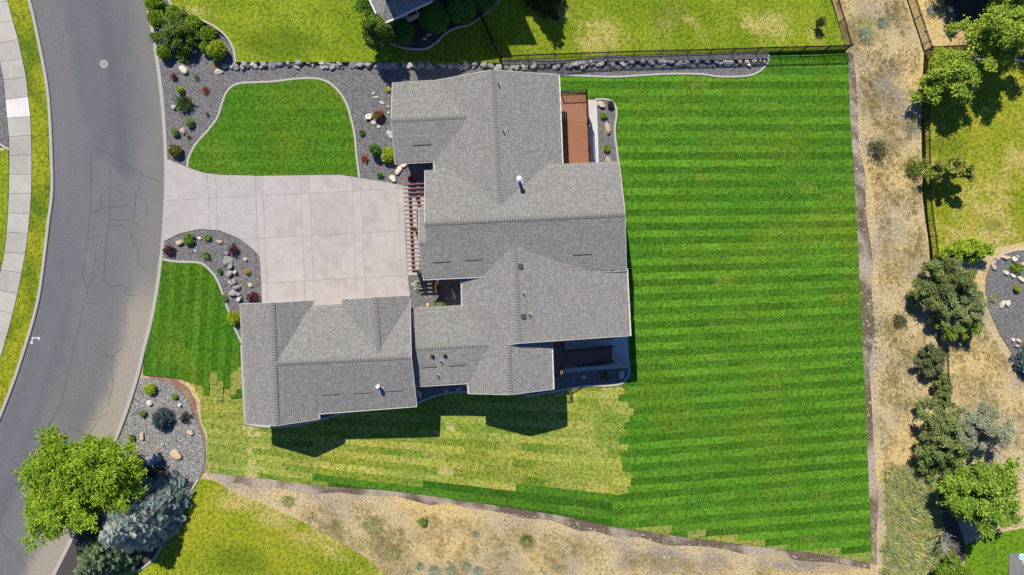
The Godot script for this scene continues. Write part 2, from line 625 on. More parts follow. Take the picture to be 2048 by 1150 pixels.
func spruce(called: String, label: String, px: float, py: float, high: float, r: float, whorls: int, colors: Array, seed_n: int, skirt := 0.06) -> Node3D:
	var t := thing(called, label, "tree", G(px, py))
	var st := new_st()
	tube(st, [Vector3(0, -0.2, 0), Vector3(0, high * 0.5, 0), Vector3(0, high, 0)], [0.16, 0.1, 0.015], 7)
	obj("trunk", done(st, true), M.bark, t)
	var xf := []
	var cols := PackedColorArray()
	var spray := spruce_spray(1.0, seed_n)
	for w in whorls:
		var f := float(w) / whorls
		var y := high * (skirt + (1.0 - skirt) * f)
		var reach := r * pow(1.0 - f, 0.8) + 0.12
		var n := int(6 + 10 * (1.0 - f))
		for k in n:
			var a := TAU * k / n + w * 1.3 + rng.randf_range(-0.2, 0.2)
			var out := Vector3(cos(a), 0, sin(a))
			var rr := reach * rng.randf_range(0.8, 1.12)
			var steps := maxi(2, int(rr / 0.3))
			for s in steps:
				var at := out * rr * (float(s) + 0.15) / steps + Vector3(0, y - 0.18 * rr * s / steps + rng.randf_range(-0.08, 0.08), 0)
				var x := (out + Vector3(0, rng.randf_range(-0.15, 0.2), 0) + Vector3(-out.z, 0, out.x) * rng.randf_range(-0.35, 0.35)).normalized()
				var up := (Vector3.UP + Vector3(rng.randfn(), 0, rng.randfn()) * 0.2).normalized()
				var z := x.cross(up).normalized()
				xf.append(Transform3D(Basis(x, z.cross(x), z).scaled(Vector3.ONE * rng.randf_range(0.5, 0.85) * minf(1.0, 0.4 + rr * 0.35)), at))
				cols.append(shade(colors[rng.randi() % colors.size()], 0.18))
	var o := scatter("crown", spray, M.needle, xf, cols, t)
	o.set_meta("kind", "stuff")
	return t

# a small plant: kind "round", "spiky", "feather", "airy"
func plant(called: String, label: String, px: float, py: float, r: float, high: float, colors: Array, kind := "round", lift := 0.13, group := "") -> Node3D:
	var t := thing(called, label, "shrub" if r > 0.45 else "plant", G(px, py, lift), group)
	var st := new_st()
	tube(st, [Vector3(0, -0.1, 0), Vector3(0.02, high * 0.5, 0.01)], [0.03 + r * 0.04, 0.02], 5)
	obj("stem", done(st, true), M.bark, t)
	if kind == "round":
		var c := leaf_clump(9, clampf(r * 0.30, 0.07, 0.17), 77)
		ball(t, high * 1.25, r, int(clampf(r * r * 1700.0, 70, 1900)), c, colors, M.leaf)
	elif kind == "airy":
		var c := leaf_clump(7, 0.085 + r * 0.05, 78)
		var xf := []
		var cols := PackedColorArray()
		var s := new_st()
		var arms := int(10 + r * 14.0)
		for k in arms:
			var a := TAU * k / arms + rng.randf()
			var tip := Vector3(cos(a) * r * rng.randf_range(0.4, 1.0), high * rng.randf_range(0.7, 1.1), sin(a) * r * rng.randf_range(0.4, 1.0))
			tube(s, [Vector3.ZERO, tip * Vector3(0.4, 0.6, 0.4), tip], [0.009, 0.007, 0.003], 4)
			for q in 12:
				xf.append(Transform3D(random_basis(0.5, rng.randf_range(0.7, 1.2)), tip * Vector3(0.3, 0.5, 0.3).lerp(Vector3.ONE, q / 11.0) + Vector3(rng.randfn(), rng.randfn(), rng.randfn()) * (0.03 + r * r * 0.26)))
				cols.append(shade(colors[rng.randi() % colors.size()], 0.25))
		obj("twigs", done(s), M.bark, t)
		scatter("foliage", c, M.leaf, xf, cols, t).set_meta("kind", "stuff")
	else:
		var tuft := blade_tuft(9, 1.0, 0.09 if kind == "spiky" else 0.05, 0.62, 79)
		var xf := []
		var cols := PackedColorArray()
		for k in int(14 + r * 30.0):
			var s := rng.randf_range(0.6, 1.0)
			xf.append(Transform3D(Basis(Vector3.UP, rng.randf() * TAU).scaled(Vector3(r * 1.2, high, r * 1.2) * s), Vector3(rng.randfn() * r * 0.18, 0, rng.randfn() * r * 0.18)))
			cols.append(shade(colors[rng.randi() % colors.size()], 0.25))
		scatter("foliage", tuft, M.petal, xf, cols, t).set_meta("kind", "stuff")
	return t

# ---------------------------------------------------------------- rocks
var rocks := []
func make_rocks() -> void:
	for k in 9:
		var r := RandomNumberGenerator.new()
		r.seed = 500 + k
		var planes := []
		for i in 9: planes.append([Vector3(r.randfn(), r.randfn() * 0.8, r.randfn()).normalized(), r.randf_range(0.42, 0.86)])
		planes.append([Vector3(r.randf_range(-0.2, 0.2), 1, r.randf_range(-0.2, 0.2)).normalized(), 0.6])
		var sp := SphereMesh.new()
		sp.radial_segments = 16
		sp.rings = 10
		sp.radius = 1.0
		sp.height = 2.0
		var arr := sp.get_mesh_arrays()
		var v: PackedVector3Array = arr[Mesh.ARRAY_VERTEX]
		var ids: PackedInt32Array = arr[Mesh.ARRAY_INDEX]
		var st := new_st()
		var nn := FastNoiseLite.new()
		nn.seed = k
		nn.frequency = 1.3
		var moved := []
		for p in v:
			var d := p.normalized()
			var m := 1.25
			for q in planes:
				var c: float = d.dot(q[0])
				if c > 0.05: m = minf(m, q[1] / c)
			moved.append(d * minf(m, 1.12) * (1.0 + 0.12 * nn.get_noise_3d(d.x * 2.0, d.y * 2.0, d.z * 2.0)))
		for i in ids: st.add_vertex(moved[i])
		rocks.append(done(st))

func rock(px: float, py: float, sx: float, sz: float, high: float, m: Material, turn: float, label: String, group := "decorative boulders in the beds", parent: Node = null, called := "boulder", lift := 0.12) -> MeshInstance3D:
	var o := obj(called, rocks[rng.randi() % rocks.size()], m, parent)
	var p := G(px, py, lift)
	o.transform = Transform3D(Basis(Vector3.UP, turn).scaled_local(Vector3(sx * 0.5, high * 0.62, sz * 0.5)), p + Vector3(0, high * 0.22, 0))
	if parent == null: tag(o, label, "rock", group)
	return o

# ---------------------------------------------------------------- sod
# rows: Callable(k) -> [x0, y0, slope] lines in survey pixels; across = true lays rows along x, else along y
func sod(parent: Node3D, region: PackedVector2Array, rows: Array, piece: float, paint: Callable, single: int, lift := 0.07, across := true, span := [0.0, 2048.0], called := "sod_strip", gap := 0.012) -> int:
	var built := []
	for k in range(rows.size() - 1):
		var a: Array = rows[k]
		var b: Array = rows[k + 1]
		var x: float = span[0] - rng.randf() * piece
		while x < span[1]:
			var x1 := x + piece * rng.randf_range(0.93, 1.07)
			var q := []
			if across:
				q = [[x, a[1] + a[2] * (x - a[0])], [x1, a[1] + a[2] * (x1 - a[0])], [x1, b[1] + b[2] * (x1 - b[0])], [x, b[1] + b[2] * (x - b[0])]]
			else:
				q = [[a[0] + a[2] * (x - a[1]), x], [b[0] + b[2] * (x - b[1]), x], [b[0] + b[2] * (x1 - b[1]), x1], [a[0] + a[2] * (x1 - a[1]), x1]]
			var poly := gpoly(q, lift)
			x = x1
			for shrunk in Geometry2D.offset_polygon(poly, -(gap * rng.randf_range(0.6, 1.5) if rng.randf() < 0.12 else gap * rng.randf_range(0.1, 0.4))):
				for cut in Geometry2D.intersect_polygons(shrunk, region):
					if cut.size() < 3 or Geometry2D.is_polygon_clockwise(cut): continue
					var area := 0.0
					for i in cut.size(): area += cut[i].cross(cut[(i + 1) % cut.size()])
					area = absf(area) * 0.5
					if area < 0.02: continue
					var c := Vector2.ZERO
					for p in cut: c += p
					c /= cut.size()
					built.append([area, cut, paint.call(c.x, c.y, k, q[0][0]), lift + rng.randf_range(-0.004, 0.005)])
	var bed := obj("thatch", sheet(region, lift - 0.014, 13.0, plain(Color(0.50, 0.47, 0.17))), M.lawn, parent)
	bed.set_meta("label", "pale thatch showing in the seams")
	built.sort_custom(func(p, q): return p[0] > q[0])
	var rest := new_st()
	var n := 0
	for p in built:
		if n < single:
			var st := new_st()
			sod_piece(st, p)
			obj(called, done(st), M.lawn, parent)
		else:
			sod_piece(rest, p)
		n += 1
	if n > single:
		var o := obj("sod_remainder", done(rest), M.lawn, parent)
		o.set_meta("kind", "stuff")
	return n

func sod_piece(st: SurfaceTool, p: Array) -> void:
	var poly: PackedVector2Array = p[1]
	var ids := Geometry2D.triangulate_polygon(poly)
	var c: Color = p[2]
	var paint := func(x: float, z: float) -> Color:
		var t := 1.0 + 0.16 * noise_b.get_noise_2d(x * 2.2, z * 2.2)
		return Color(c.r * t * (1.0 + 0.25 * noise_a.get_noise_2d(x * 1.4, z * 1.4)), c.g * t, c.b * t)
	for m in range(0, ids.size(), 3):
		var tv := []
		for q in 3:
			var d: Vector2 = poly[ids[m + q]]
			tv.append(Vector3(d.x, ground(d.x, d.y) + p[3], d.y))
		put_up(st, tv[0], tv[1], tv[2], 13.0, paint)
	for i in poly.size():
		var a := poly[i]
		var b := poly[(i + 1) % poly.size()]
		var pa := Vector3(a.x, ground(a.x, a.y) + p[3], a.y)
		var pb := Vector3(b.x, ground(b.x, b.y) + p[3], b.y)
		var dn := Vector3(0, -0.07, 0)
		for v in [pa, pb, pb + dn, pa, pb + dn, pa + dn]:
			st.set_color(c)
			st.set_uv(Vector2(v.x, v.z + v.y) / 13.0)
			st.add_vertex(v)

# ---------------------------------------------------------------- fence
func fence(label: String, line: Array, every: float, high: float, lift: float, m: Material, called := "metal_fence", step := 0.13) -> void:
	var t := thing(called, label, "fence", G(line[0][0], line[0][1], lift))
	var pts := []
	for q in line: pts.append(G(q[0], q[1], lift) - t.position)
	var posts := []
	for i in range(pts.size() - 1):
		var n := maxi(1, int(round(pts[i].distance_to(pts[i + 1]) / every)))
		for k in n: posts.append(pts[i].lerp(pts[i + 1], float(k) / n))
	posts.append(pts[-1])
	for i in posts.size():
		var st := new_st()
		bar(st, posts[i] + Vector3(0, -0.3, 0), posts[i] + Vector3(0, high + 0.05, 0), 0.07, 0.07, Vector3.FORWARD)
		bar(st, posts[i] + Vector3(0, high + 0.05, 0), posts[i] + Vector3(0, high + 0.075, 0), 0.09, 0.09, Vector3.FORWARD)
		obj("post", done(st), m, t)
		if i == posts.size() - 1: break
		var a: Vector3 = posts[i]
		var b: Vector3 = posts[i + 1]
		for y in [0.12, high - 0.16, high - 0.02]:
			obj("rail", bar_mesh(a + Vector3(0, y, 0), b + Vector3(0, y, 0), 0.04, 0.035), m, t)
		var pk := new_st()
		var n2 := int(a.distance_to(b) / step)
		for k in range(1, n2):
			var p := a.lerp(b, float(k) / n2)
			bar(pk, p + Vector3(0, 0.05, 0), p + Vector3(0, high - 0.02, 0), 0.036, 0.036, Vector3.FORWARD)
		obj("pickets", done(pk), m, t).set_meta("kind", "stuff")

# ---------------------------------------------------------------- house
var house: Node3D
func hobj(called: String, mesh: Mesh, m: Material, parent: Node = null) -> MeshInstance3D:
	var o := obj(called, mesh, m, house if parent == null else parent)
	if parent == null: o.position = -house.position
	return o

func roof_slope(verts: Array, e0: int, e1: int, m: Material, thick := 0.2) -> void:
	var p := []
	var flat := PackedVector2Array()
	for v in verts:
		p.append(W(v[0], v[1], v[2]))
		flat.append(Vector2(p[-1].x, p[-1].z))
	var ids := Geometry2D.triangulate_polygon(flat)
	var dir: Vector3 = (p[e1] - p[e0]).normalized()
	var st := new_st()
	for t in range(0, ids.size(), 3):
		var tri := [p[ids[t]], p[ids[t + 1]], p[ids[t + 2]]]
		roof_tris.append([verts[ids[t]], verts[ids[t + 1]], verts[ids[t + 2]]])
		if (tri[1] - tri[0]).cross(tri[2] - tri[0]).y > 0.0: tri = [tri[0], tri[2], tri[1]]
		var n: Vector3 = (tri[2] - tri[0]).cross(tri[1] - tri[0]).normalized()
		var up: Vector3 = n.cross(dir)
		if up.y < 0.0: up = -up
		for v in tri:
			st.set_uv(Vector2(dir.dot(v), -up.dot(v)) / 5.1)
			st.add_vertex(v)
		for v in [tri[0], tri[2], tri[1]]:
			st.set_uv(Vector2(v.x, v.z) / 4.58)
			st.add_vertex(v - Vector3(0, thick, 0))
	for i in p.size():
		var a: Vector3 = p[i]
		var b: Vector3 = p[(i + 1) % p.size()]
		var d := Vector3(0, -thick, 0)
		for v in [a, b, b + d, a, b + d, a + d]:
			st.set_uv(Vector2(v.x, v.y) / 4.58)
			st.add_vertex(v)
	hobj("roof_slope", done(st), m)

func roof_height(px: float, py: float) -> float:
	var best := -9.0
	for t in roof_tris:
		var a := Vector2(t[0][0], t[0][1])
		var b := Vector2(t[1][0], t[1][1])
		var c := Vector2(t[2][0], t[2][1])
		var den := (b - a).cross(c - a)
		if absf(den) < 0.01: continue
		var u := (b - a).cross(Vector2(px, py) - a) / den
		var w := (Vector2(px, py) - a).cross(c - a) / den
		if u < -0.01 or w < -0.01 or u + w > 1.01: continue
		best = maxf(best, t[0][2] + w * (t[1][2] - t[0][2]) + u * (t[2][2] - t[0][2]))
	return best

var cap_mesh: ArrayMesh
var caps_left := 300
func ridge(a: Array, b: Array, drop: float, every := 0.2) -> void:
	var p := W(a[0], a[1], a[2] + 0.012)
	var q := W(b[0], b[1], b[2] + 0.012)
	var d := (q - p).normalized()
	var side := d.cross(Vector3.UP).normalized()
	if cap_mesh == null:
		var st := new_st()
		var w := 0.17
		var l := 0.26
		for s in [-1.0, 1.0]:
			var top0 := Vector3(0, 0.022, 0)
			var top1 := Vector3(l, 0.004, 0)
			var low0 := Vector3(0, 0.022 - w * 0.3, s * w)
			var low1 := Vector3(l, 0.004 - w * 0.3, s * w)
			var f := 0.22
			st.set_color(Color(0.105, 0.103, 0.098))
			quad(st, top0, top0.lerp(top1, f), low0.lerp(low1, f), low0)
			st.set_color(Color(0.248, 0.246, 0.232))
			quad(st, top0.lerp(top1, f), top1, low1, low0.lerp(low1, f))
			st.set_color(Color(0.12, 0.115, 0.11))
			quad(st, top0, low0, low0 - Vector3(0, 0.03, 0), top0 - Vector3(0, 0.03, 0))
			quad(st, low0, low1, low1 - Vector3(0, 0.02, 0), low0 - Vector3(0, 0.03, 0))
		cap_mesh = done(st)
	var n := int(p.distance_to(q) / every)
	var rest := new_st()
	var many := false
	for i in n:
		var at := p + d * every * (i + rng.randf_range(-0.06, 0.06))
		var t := Transform3D(Basis(d, side.cross(d), side).scaled(Vector3(1, 1, 1)), at)
		if caps_left > 0:
			caps_left -= 1
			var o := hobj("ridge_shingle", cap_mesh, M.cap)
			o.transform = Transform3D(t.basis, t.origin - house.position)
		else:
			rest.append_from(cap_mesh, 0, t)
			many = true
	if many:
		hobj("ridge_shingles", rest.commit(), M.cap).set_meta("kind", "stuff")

func gutter(a: Array, b: Array) -> void:
	var p := W(a[0], a[1], a[2])
	var q := W(b[0], b[1], b[2])
	var d := (q - p).normalized()
	var s := Vector3(d.z, 0, -d.x).normalized()   # outwards: to the left of the run
	var st := new_st()
	var base := -0.13
	bar(st, p + s * 0.06 + Vector3(0, base, 0), q + s * 0.06 + Vector3(0, base, 0), 0.09, 0.012)
	bar(st, p + s * 0.105 + Vector3(0, base + 0.055, 0), q + s * 0.105 + Vector3(0, base + 0.055, 0), 0.018, 0.115)
	bar(st, p + s * 0.02 + Vector3(0, base + 0.02, 0), q + s * 0.02 + Vector3(0, base + 0.02, 0), 0.02, 0.12)
	var n := int(p.distance_to(q) / 0.62)
	for k in n + 1:
		var c := p.lerp(q, float(k) / maxi(n, 1))
		bar(st, c + s * 0.02 + Vector3(0, base + 0.11, 0), c + s * 0.115 + Vector3(0, base + 0.11, 0), 0.04, 0.02)
	hobj("gutter", done(st), M.gutter)

func rake(a: Array, b: Array) -> void:
	var p := W(a[0], a[1], a[2])
	var q := W(b[0], b[1], b[2])
	var d := (q - p).normalized()
	var s := Vector3(d.z, 0, -d.x).normalized() * 0.022
	hobj("fascia_board", bar_mesh(p + s + Vector3(0, -0.11, 0), q + s + Vector3(0, -0.11, 0), 0.035, 0.22), M.trim)

func wall_block(pts: Array, top: float, bottom: float, m: Material) -> void:
	var st := new_st()
	var p := []
	for v in pts: p.append(W(v[0], v[1], top))
	for i in p.size():
		var a: Vector3 = p[i]
		var b: Vector3 = p[(i + 1) % p.size()]
		var lo := Vector3(0, bottom - top, 0)
		quad(st, a, b, b + lo, a + lo)
	for k in range(1, p.size() - 1):
		for v in [p[0], p[k], p[k + 1]]: st.add_vertex(v)
	hobj("wall", done(st), m)

func gable(a: Array, peak: Array, b: Array) -> void:
	var st := new_st()
	for v in [a, peak, b]: st.add_vertex(W(v[0], v[1], v[2] - 0.21))
	hobj("gable_wall", done(st), M.wall)

func slot_vent(a: Array, b: Array) -> void:
	var ha := roof_height(a[0], a[1])
	var hb := roof_height(b[0], b[1])
	var p := W(a[0], a[1], ha)
	var q := W(b[0], b[1], hb)
	var d := (q - p).normalized()
	var s := Vector3(-d.z, 0.333, d.x).normalized()
	if s.z > 0: s = -s
	s.y = absf(s.y)
	s = s.normalized()
	var st := new_st()
	var n := Vector3(0, 0.085, 0)
	quad(st, p + n, q + n, q + s * 0.3, p + s * 0.3)
	var hood := hobj("roof_vent", done(st), M.hood)
	var f := new_st()
	quad(f, p + n, p - Vector3(0, 0.03, 0), q - Vector3(0, 0.03, 0), q + n)
	var o := obj("slot", done(f), M.slot, hood)
	o.position = Vector3.ZERO

func pipe(px: float, py: float, r: float, high: float) -> void:
	var h := roof_height(px, py)
	var p := W(px, py, h)
	var st := new_st()
	tube(st, [p - Vector3(0, 0.1, 0), p + Vector3(0, high, 0)], [r, r], 8)
	var o := hobj("vent_pipe", done(st), M.black)
	var f := new_st()
	bar(f, p + Vector3(-0.06, 0.03, -0.02), p + Vector3(0.17, 0.0, -0.02) , 0.24, 0.012)
	tube(f, [p, p + Vector3(0, 0.12, 0)], [r * 2.2, r * 1.2], 8)
	obj("flashing", done(f), M.lead, o)

func flue(px: float, py: float, r: float, high: float) -> void:
	var h := roof_height(px, py)
	var p := W(px, py, h)
	var st := new_st()
	tube(st, [p - Vector3(0, 0.2, 0), p + Vector3(0, high, 0)], [r, r], 14)
	var o := hobj("chimney_flue", done(st, true), M.white)
	var c := new_st()
	tube(c, [p + Vector3(0, high - 0.05, 0), p + Vector3(0, high + 0.05, 0), p + Vector3(0, high + 0.2, 0), p + Vector3(0, high + 0.26, 0)], [r * 0.9, r * 1.6, r * 1.6, r * 1.1], 16)
	obj("rain_cap", done(c, true), M.white, o)
	var f := new_st()
	bar(f, p + Vector3(-0.18, 0.05, 0.0), p + Vector3(0.34, -0.06, 0.0), 0.45, 0.015)
	obj("flashing", done(f), M.lead, o)

func build_house() -> void:
	house = thing("house", "large single-storey house with grey shingle hip and gable roofs beside the pink driveway", "house", W(1000, 560, 0.0))
	var S: Material = M.shingle
	# long roof across the middle
	roof_slope([[850, 343.5, 3.45], [1238, 325.5, 3.45], [1250, 428, 4.75], [850, 447, 4.75]], 0, 1, S)
	roof_slope([[850, 447, 4.75], [1250, 428, 4.75], [1252.5, 539, 3.45], [858, 556.5, 3.45], [853, 485, 4.27]], 3, 2, S)
	# entry roof in front of it
	roof_slope([[838, 417, 3.45], [853, 416.4, 3.45], [853, 484.6, 4.27], [838, 485.3, 4.27]], 0, 1, S)
	roof_slope([[838, 485.3, 4.27], [853, 484.9, 4.27], [858, 556.6, 3.45], [847, 557, 3.45]], 3, 2, S)
	# roof over the north wing
	roof_slope([[985, 140, 4.41], [1117, 150, 3.1], [1125, 345, 3.1], [1000, 413, 4.41]], 1, 2, S)
	roof_slope([[985, 140, 4.41], [1000, 413, 4.41], [869.5, 352, 3.1], [866, 162, 3.1]], 2, 3, S)
	roof_slope([[783, 240, 3.84], [938, 232.5, 3.84], [950, 157, 3.1], [785, 168, 3.1]], 3, 2, S)
	roof_slope([[783, 240, 3.84], [938, 232.5, 3.84], [950, 317.5, 3.1], [790, 325.5, 3.1]], 3, 2, S)
	# south wing with its wide shed slope over the patio
	roof_slope([[1029, 484, 4.19], [1040, 686, 4.19], [1017, 689, 3.98], [1020, 789, 3.98], [938, 787, 3.0], [925, 613, 3.0], [924, 545, 3.0], [962, 545, 3.4]], 4, 5, S)
	roof_slope([[1015, 670, 3.97], [1102, 668, 3.0], [1106, 778, 3.0], [1020, 789, 3.98]], 1, 2, S)
	roof_slope([[1029, 484, 4.19], [1065, 500, 3.95], [1071, 684, 3.95], [1040, 686, 4.19]], 1, 2, S)
	roof_slope([[1065, 500, 3.95], [1165, 530, 3.5], [1253, 527, 3.25], [1260, 671, 3.25], [1071, 684, 3.95]], 2, 3, S)
	# link between the south wing and the garage
	roof_slope([[822, 698, 3.56], [978, 689.5, 3.56], [925, 613, 3.0], [822, 619, 3.0]], 3, 2, S)
	roof_slope([[822, 698, 3.56], [978, 689.5, 3.56], [936, 765, 3.0], [830, 771.5, 3.0]], 3, 2, S)
	# garage
	roof_slope([[551, 726.5, 4.7], [822, 714, 4.7], [819, 604, 3.4], [590, 615.5, 3.4]], 3, 2, S)
	roof_slope([[551, 726.5, 4.7], [822, 714, 4.7], [833, 811, 3.4], [590, 829.5, 3.4]], 3, 2, S)
	roof_slope([[545, 606, 4.73], [553, 851, 4.73], [493, 848, 3.3], [482, 608, 3.3]], 2, 3, S)
	roof_slope([[545, 606, 4.73], [553, 851, 4.73], [637, 838, 3.3], [625, 601, 3.3]], 2, 3, S)
	roof_slope([[750, 595, 4.55], [758, 714, 4.55], [690, 714, 3.4], [683, 599, 3.4]], 2, 3, S)
	roof_slope([[750, 595, 4.55], [758, 714, 4.55], [825, 710, 3.4], [820, 591, 3.4]], 2, 3, S)
	# ridges
	ridge([850, 447, 4.75], [1250, 428, 4.75], 0.3)
	ridge([985, 140, 4.41], [1000, 410, 4.41], 0.3)
	ridge([551, 726.5, 4.7], [822, 714, 4.7], 0.3)
	ridge([783, 240, 3.84], [938, 232.5, 3.84], 0.3)
	ridge([1029, 484, 4.19], [1040, 686, 4.19], 0.3)
	ridge([822, 698, 3.56], [978, 689.5, 3.56], 0.3)
	ridge([545, 606, 4.73], [553, 851, 4.73], 0.4)
	ridge([750, 595, 4.55], [758, 710, 4.55], 0.4)
	ridge([1018, 690, 3.98], [1020, 789, 3.98], 0.3)
	ridge([838, 485.3, 4.27], [853, 484.6, 4.27], 0.3)
	# gutters run so that the outside lies to the left of the run
	gutter([850, 343.5, 3.45], [906, 341, 3.45])
	gutter([1084, 332.8, 3.45], [1238, 325.5, 3.45])
	gutter([1252.5, 539, 3.45], [1165, 543, 3.45])
	gutter([962, 552.4, 3.45], [847, 557.2, 3.45])
	gutter([838, 417, 3.45], [850, 416.5, 3.45])
	gutter([1117, 150, 3.1], [1124, 330, 3.1])
	gutter([869.5, 350, 3.1], [868.8, 322, 3.1])
	gutter([785, 168, 3.1], [864, 162.8, 3.1])
	gutter([868.5, 321.3, 3.1], [790, 325.5, 3.1])
	gutter([925, 613, 3.0], [924, 556, 3.0])
	gutter([822, 619, 3.0], [924, 613.2, 3.0])
	gutter([936, 765, 3.0], [832, 771.2, 3.0])
	gutter([938, 787, 3.0], [936.4, 766, 3.0])
	gutter([1102, 668, 3.0], [1106, 778, 3.0])
	gutter([1253, 537, 3.25], [1260, 671, 3.25])
	gutter([625, 613.8, 3.4], [683, 610.8, 3.4])
	gutter([833, 811, 3.4], [637, 826, 3.4])
	gutter([493, 848, 3.3], [482, 608, 3.3])
	gutter([625, 601, 3.3], [625.4, 613, 3.3])
	gutter([683.6, 610, 3.4], [683, 599, 3.4])
	gutter([636.4, 826, 3.3], [637, 838, 3.3])
	# boards along the sloping edges
	rake([1238, 325.5, 3.45], [1250, 428, 4.75])
	rake([1250, 428, 4.75], [1252.5, 539, 3.45])
	rake([850, 447, 4.75], [850, 343.5, 3.45])
	rake([838, 485.3, 4.27], [838, 417, 3.45])
	rake([847, 557, 3.45], [838, 485.3, 4.27])
	rake([866, 162, 3.1], [985, 140, 4.41])
	rake([985, 140, 4.41], [1117, 150, 3.1])
	rake([783, 240, 3.84], [785, 168, 3.1])
	rake([790, 325.5, 3.1], [783, 240, 3.84])
	rake([1260, 671, 3.25], [1071, 684, 3.95])
	rake([1071, 684, 3.95], [1040, 686, 4.19])
	rake([1040, 686, 4.19], [1017, 689, 3.98])
	rake([1106, 778, 3.0], [1020, 789, 3.98])
	rake([1020, 789, 3.98], [938, 787, 3.0])
	rake([819.5, 598, 3.47], [822, 714, 4.7])
	rake([822, 714, 4.7], [833, 811, 3.4])
	rake([482, 608, 3.3], [545, 606, 4.73])
	rake([545, 606, 4.73], [625, 601, 3.3])
	rake([683, 599, 3.4], [750, 595, 4.55])
	rake([750, 595, 4.55], [820, 591, 3.4])
	rake([553, 851, 4.73], [493, 848, 3.3])
	rake([637, 838, 3.3], [553, 851, 4.73])
	# walls below
	wall_block([[864, 358, 0], [1225, 340, 0], [1238, 526, 0], [866, 543, 0]], 3.2, -3.4, M.wall)
	wall_block([[884, 172, 0], [1105, 163, 0], [1110, 360, 0], [886, 360, 0]], 2.9, -3.4, M.wall)
	wall_block([[798, 180, 0], [900, 174, 0], [900, 310, 0], [802, 313, 0]], 2.9, -1.0, M.wall)
	wall_block([[936, 540, 0], [1090, 535, 0], [1092, 768, 0], [950, 774, 0]], 2.8, -3.4, M.wall)
	wall_block([[1080, 520, 0], [1236, 515, 0], [1240, 600, 0], [1084, 607, 0]], 2.9, -3.4, M.wall)
	wall_block([[815, 628, 0], [950, 622, 0], [950, 752, 0], [822, 757, 0]], 2.8, -3.0, M.wall)
	wall_block([[500, 625, 0], [808, 612, 0], [818, 797, 0], [510, 812, 0]], 3.1, -2.4, M.wall)
	wall_block([[499, 622, 0], [612, 616, 0], [622, 824, 0], [508, 834, 0]], 3.1, -2.0, M.wall)
	wall_block([[697, 612, 0], [807, 606, 0], [808, 640, 0], [698, 640, 0]], 3.1, -0.5, M.wall)
	gable([497, 836, 3.38], [553, 838, 4.73], [632, 826, 3.38])
	gable([944, 775, 3.1], [1020, 777, 3.98], [1100, 767, 3.1])
	gable([1242, 345, 3.6], [1240, 428, 4.75], [1243, 526, 3.6])
	gable([820, 610, 3.5], [818, 714, 4.7], [828, 802, 3.5])
	gable([880, 170, 3.2], [985, 151, 4.41], [1106, 160, 3.2])
	gable([794, 175, 3.2], [793, 240, 3.84], [799, 318, 3.2])
	gable([494, 617, 3.4], [545, 616, 4.73], [620, 611, 3.4])
	gable([688, 608, 3.45], [750, 605, 4.55], [815, 601, 3.45])
	gable([862, 350, 3.5], [860, 447, 4.75], [866, 548, 3.5])
	# fittings on the roof
	for s in [[[827, 291], [862, 289]], [[866, 525], [901, 523]], [[930, 521], [964, 519]], [[1146, 510], [1184, 508]], [[840, 735.5], [873, 733.5]],
			[[898, 732], [930, 730]], [[645, 790], [678, 788]], [[707, 787], [743, 785]], [[770, 783], [804, 781]]]:
		slot_vent(s[0], s[1])
	for s in [[997, 168], [1007, 263], [1047, 586], [1059, 628], [882, 722], [876, 750]]:
		pipe(s[0], s[1], 0.045, 0.42)
	flue(1038, 362, 0.12, 1.05)
	flue(759, 771, 0.1, 0.5)
	for s in [[1041, 532], [1047, 632]]:
		var h := roof_height(s[0], s[1])
		var p := W(s[0], s[1], h)
		var st := new_st()
		bar(st, p + Vector3(-0.17, 0.06, 0), p + Vector3(0.17, 0.03, 0), 0.36, 0.2)
		bar(st, p + Vector3(-0.22, -0.01, 0), p + Vector3(0.24, -0.06, 0), 0.48, 0.02)
		hobj("roof_box_vent", done(st), M.box_vent).set_meta("label", "dark brown square roof vent")
	for s in [[865, 712], [890, 711]]:
		var h := roof_height(s[0], s[1])
		var p := W(s[0], s[1], h)
		var st := new_st()
		for k in 5:
			var a := TAU * k / 5.0 + 0.3
			bar(st, p + Vector3(0, 0.2, 0), p + Vector3(cos(a) * 0.17, 0.12, sin(a) * 0.17), 0.05, 0.05)
		tube(st, [p - Vector3(0, 0.05, 0), p + Vector3(0, 0.26, 0)], [0.08, 0.07], 8)
		hobj("vent_cap", done(st), M.black)

# ---------------------------------------------------------------- pergola, decks, stairs
func build_pergola() -> void:
	var t := thing("pergola", "brown timber pergola of narrow rafters over the front walk", "pergola", G(825, 450))
	var top := 2.75
	for k in 21:
		var f := k / 20.0
		var x0 := 806.0 + 8.5 * f
		var y := 369.5 + 171.5 * f
		var x1 := 853.0
		if k > 5: x1 = 842.0
		if k > 14: x1 = 848.0
		var y1 := y - (x1 - x0) * 0.055
		var a := W(x0, y, top) - t.position
		var b := W(x1, y1, top) - t.position
		obj("rafter", bar_mesh(a, b, 0.075, 0.19), M.timber_pink, t)
	for x in [819.0, 836.0]:
		obj("beam", bar_mesh(W(x, 366, top - 0.23) - t.position, W(x + 8.6, 545, top - 0.23) - t.position, 0.22, 0.26), M.timber, t)
	for q in [[819.5, 371], [824, 456], [827.6, 541]]:
		var p := W(q[0], q[1], top - 0.36) - t.position
		obj("post", bar_mesh(p, Vector3(p.x, -0.2, p.z), 0.2, 0.2, Vector3.FORWARD), M.timber, t)

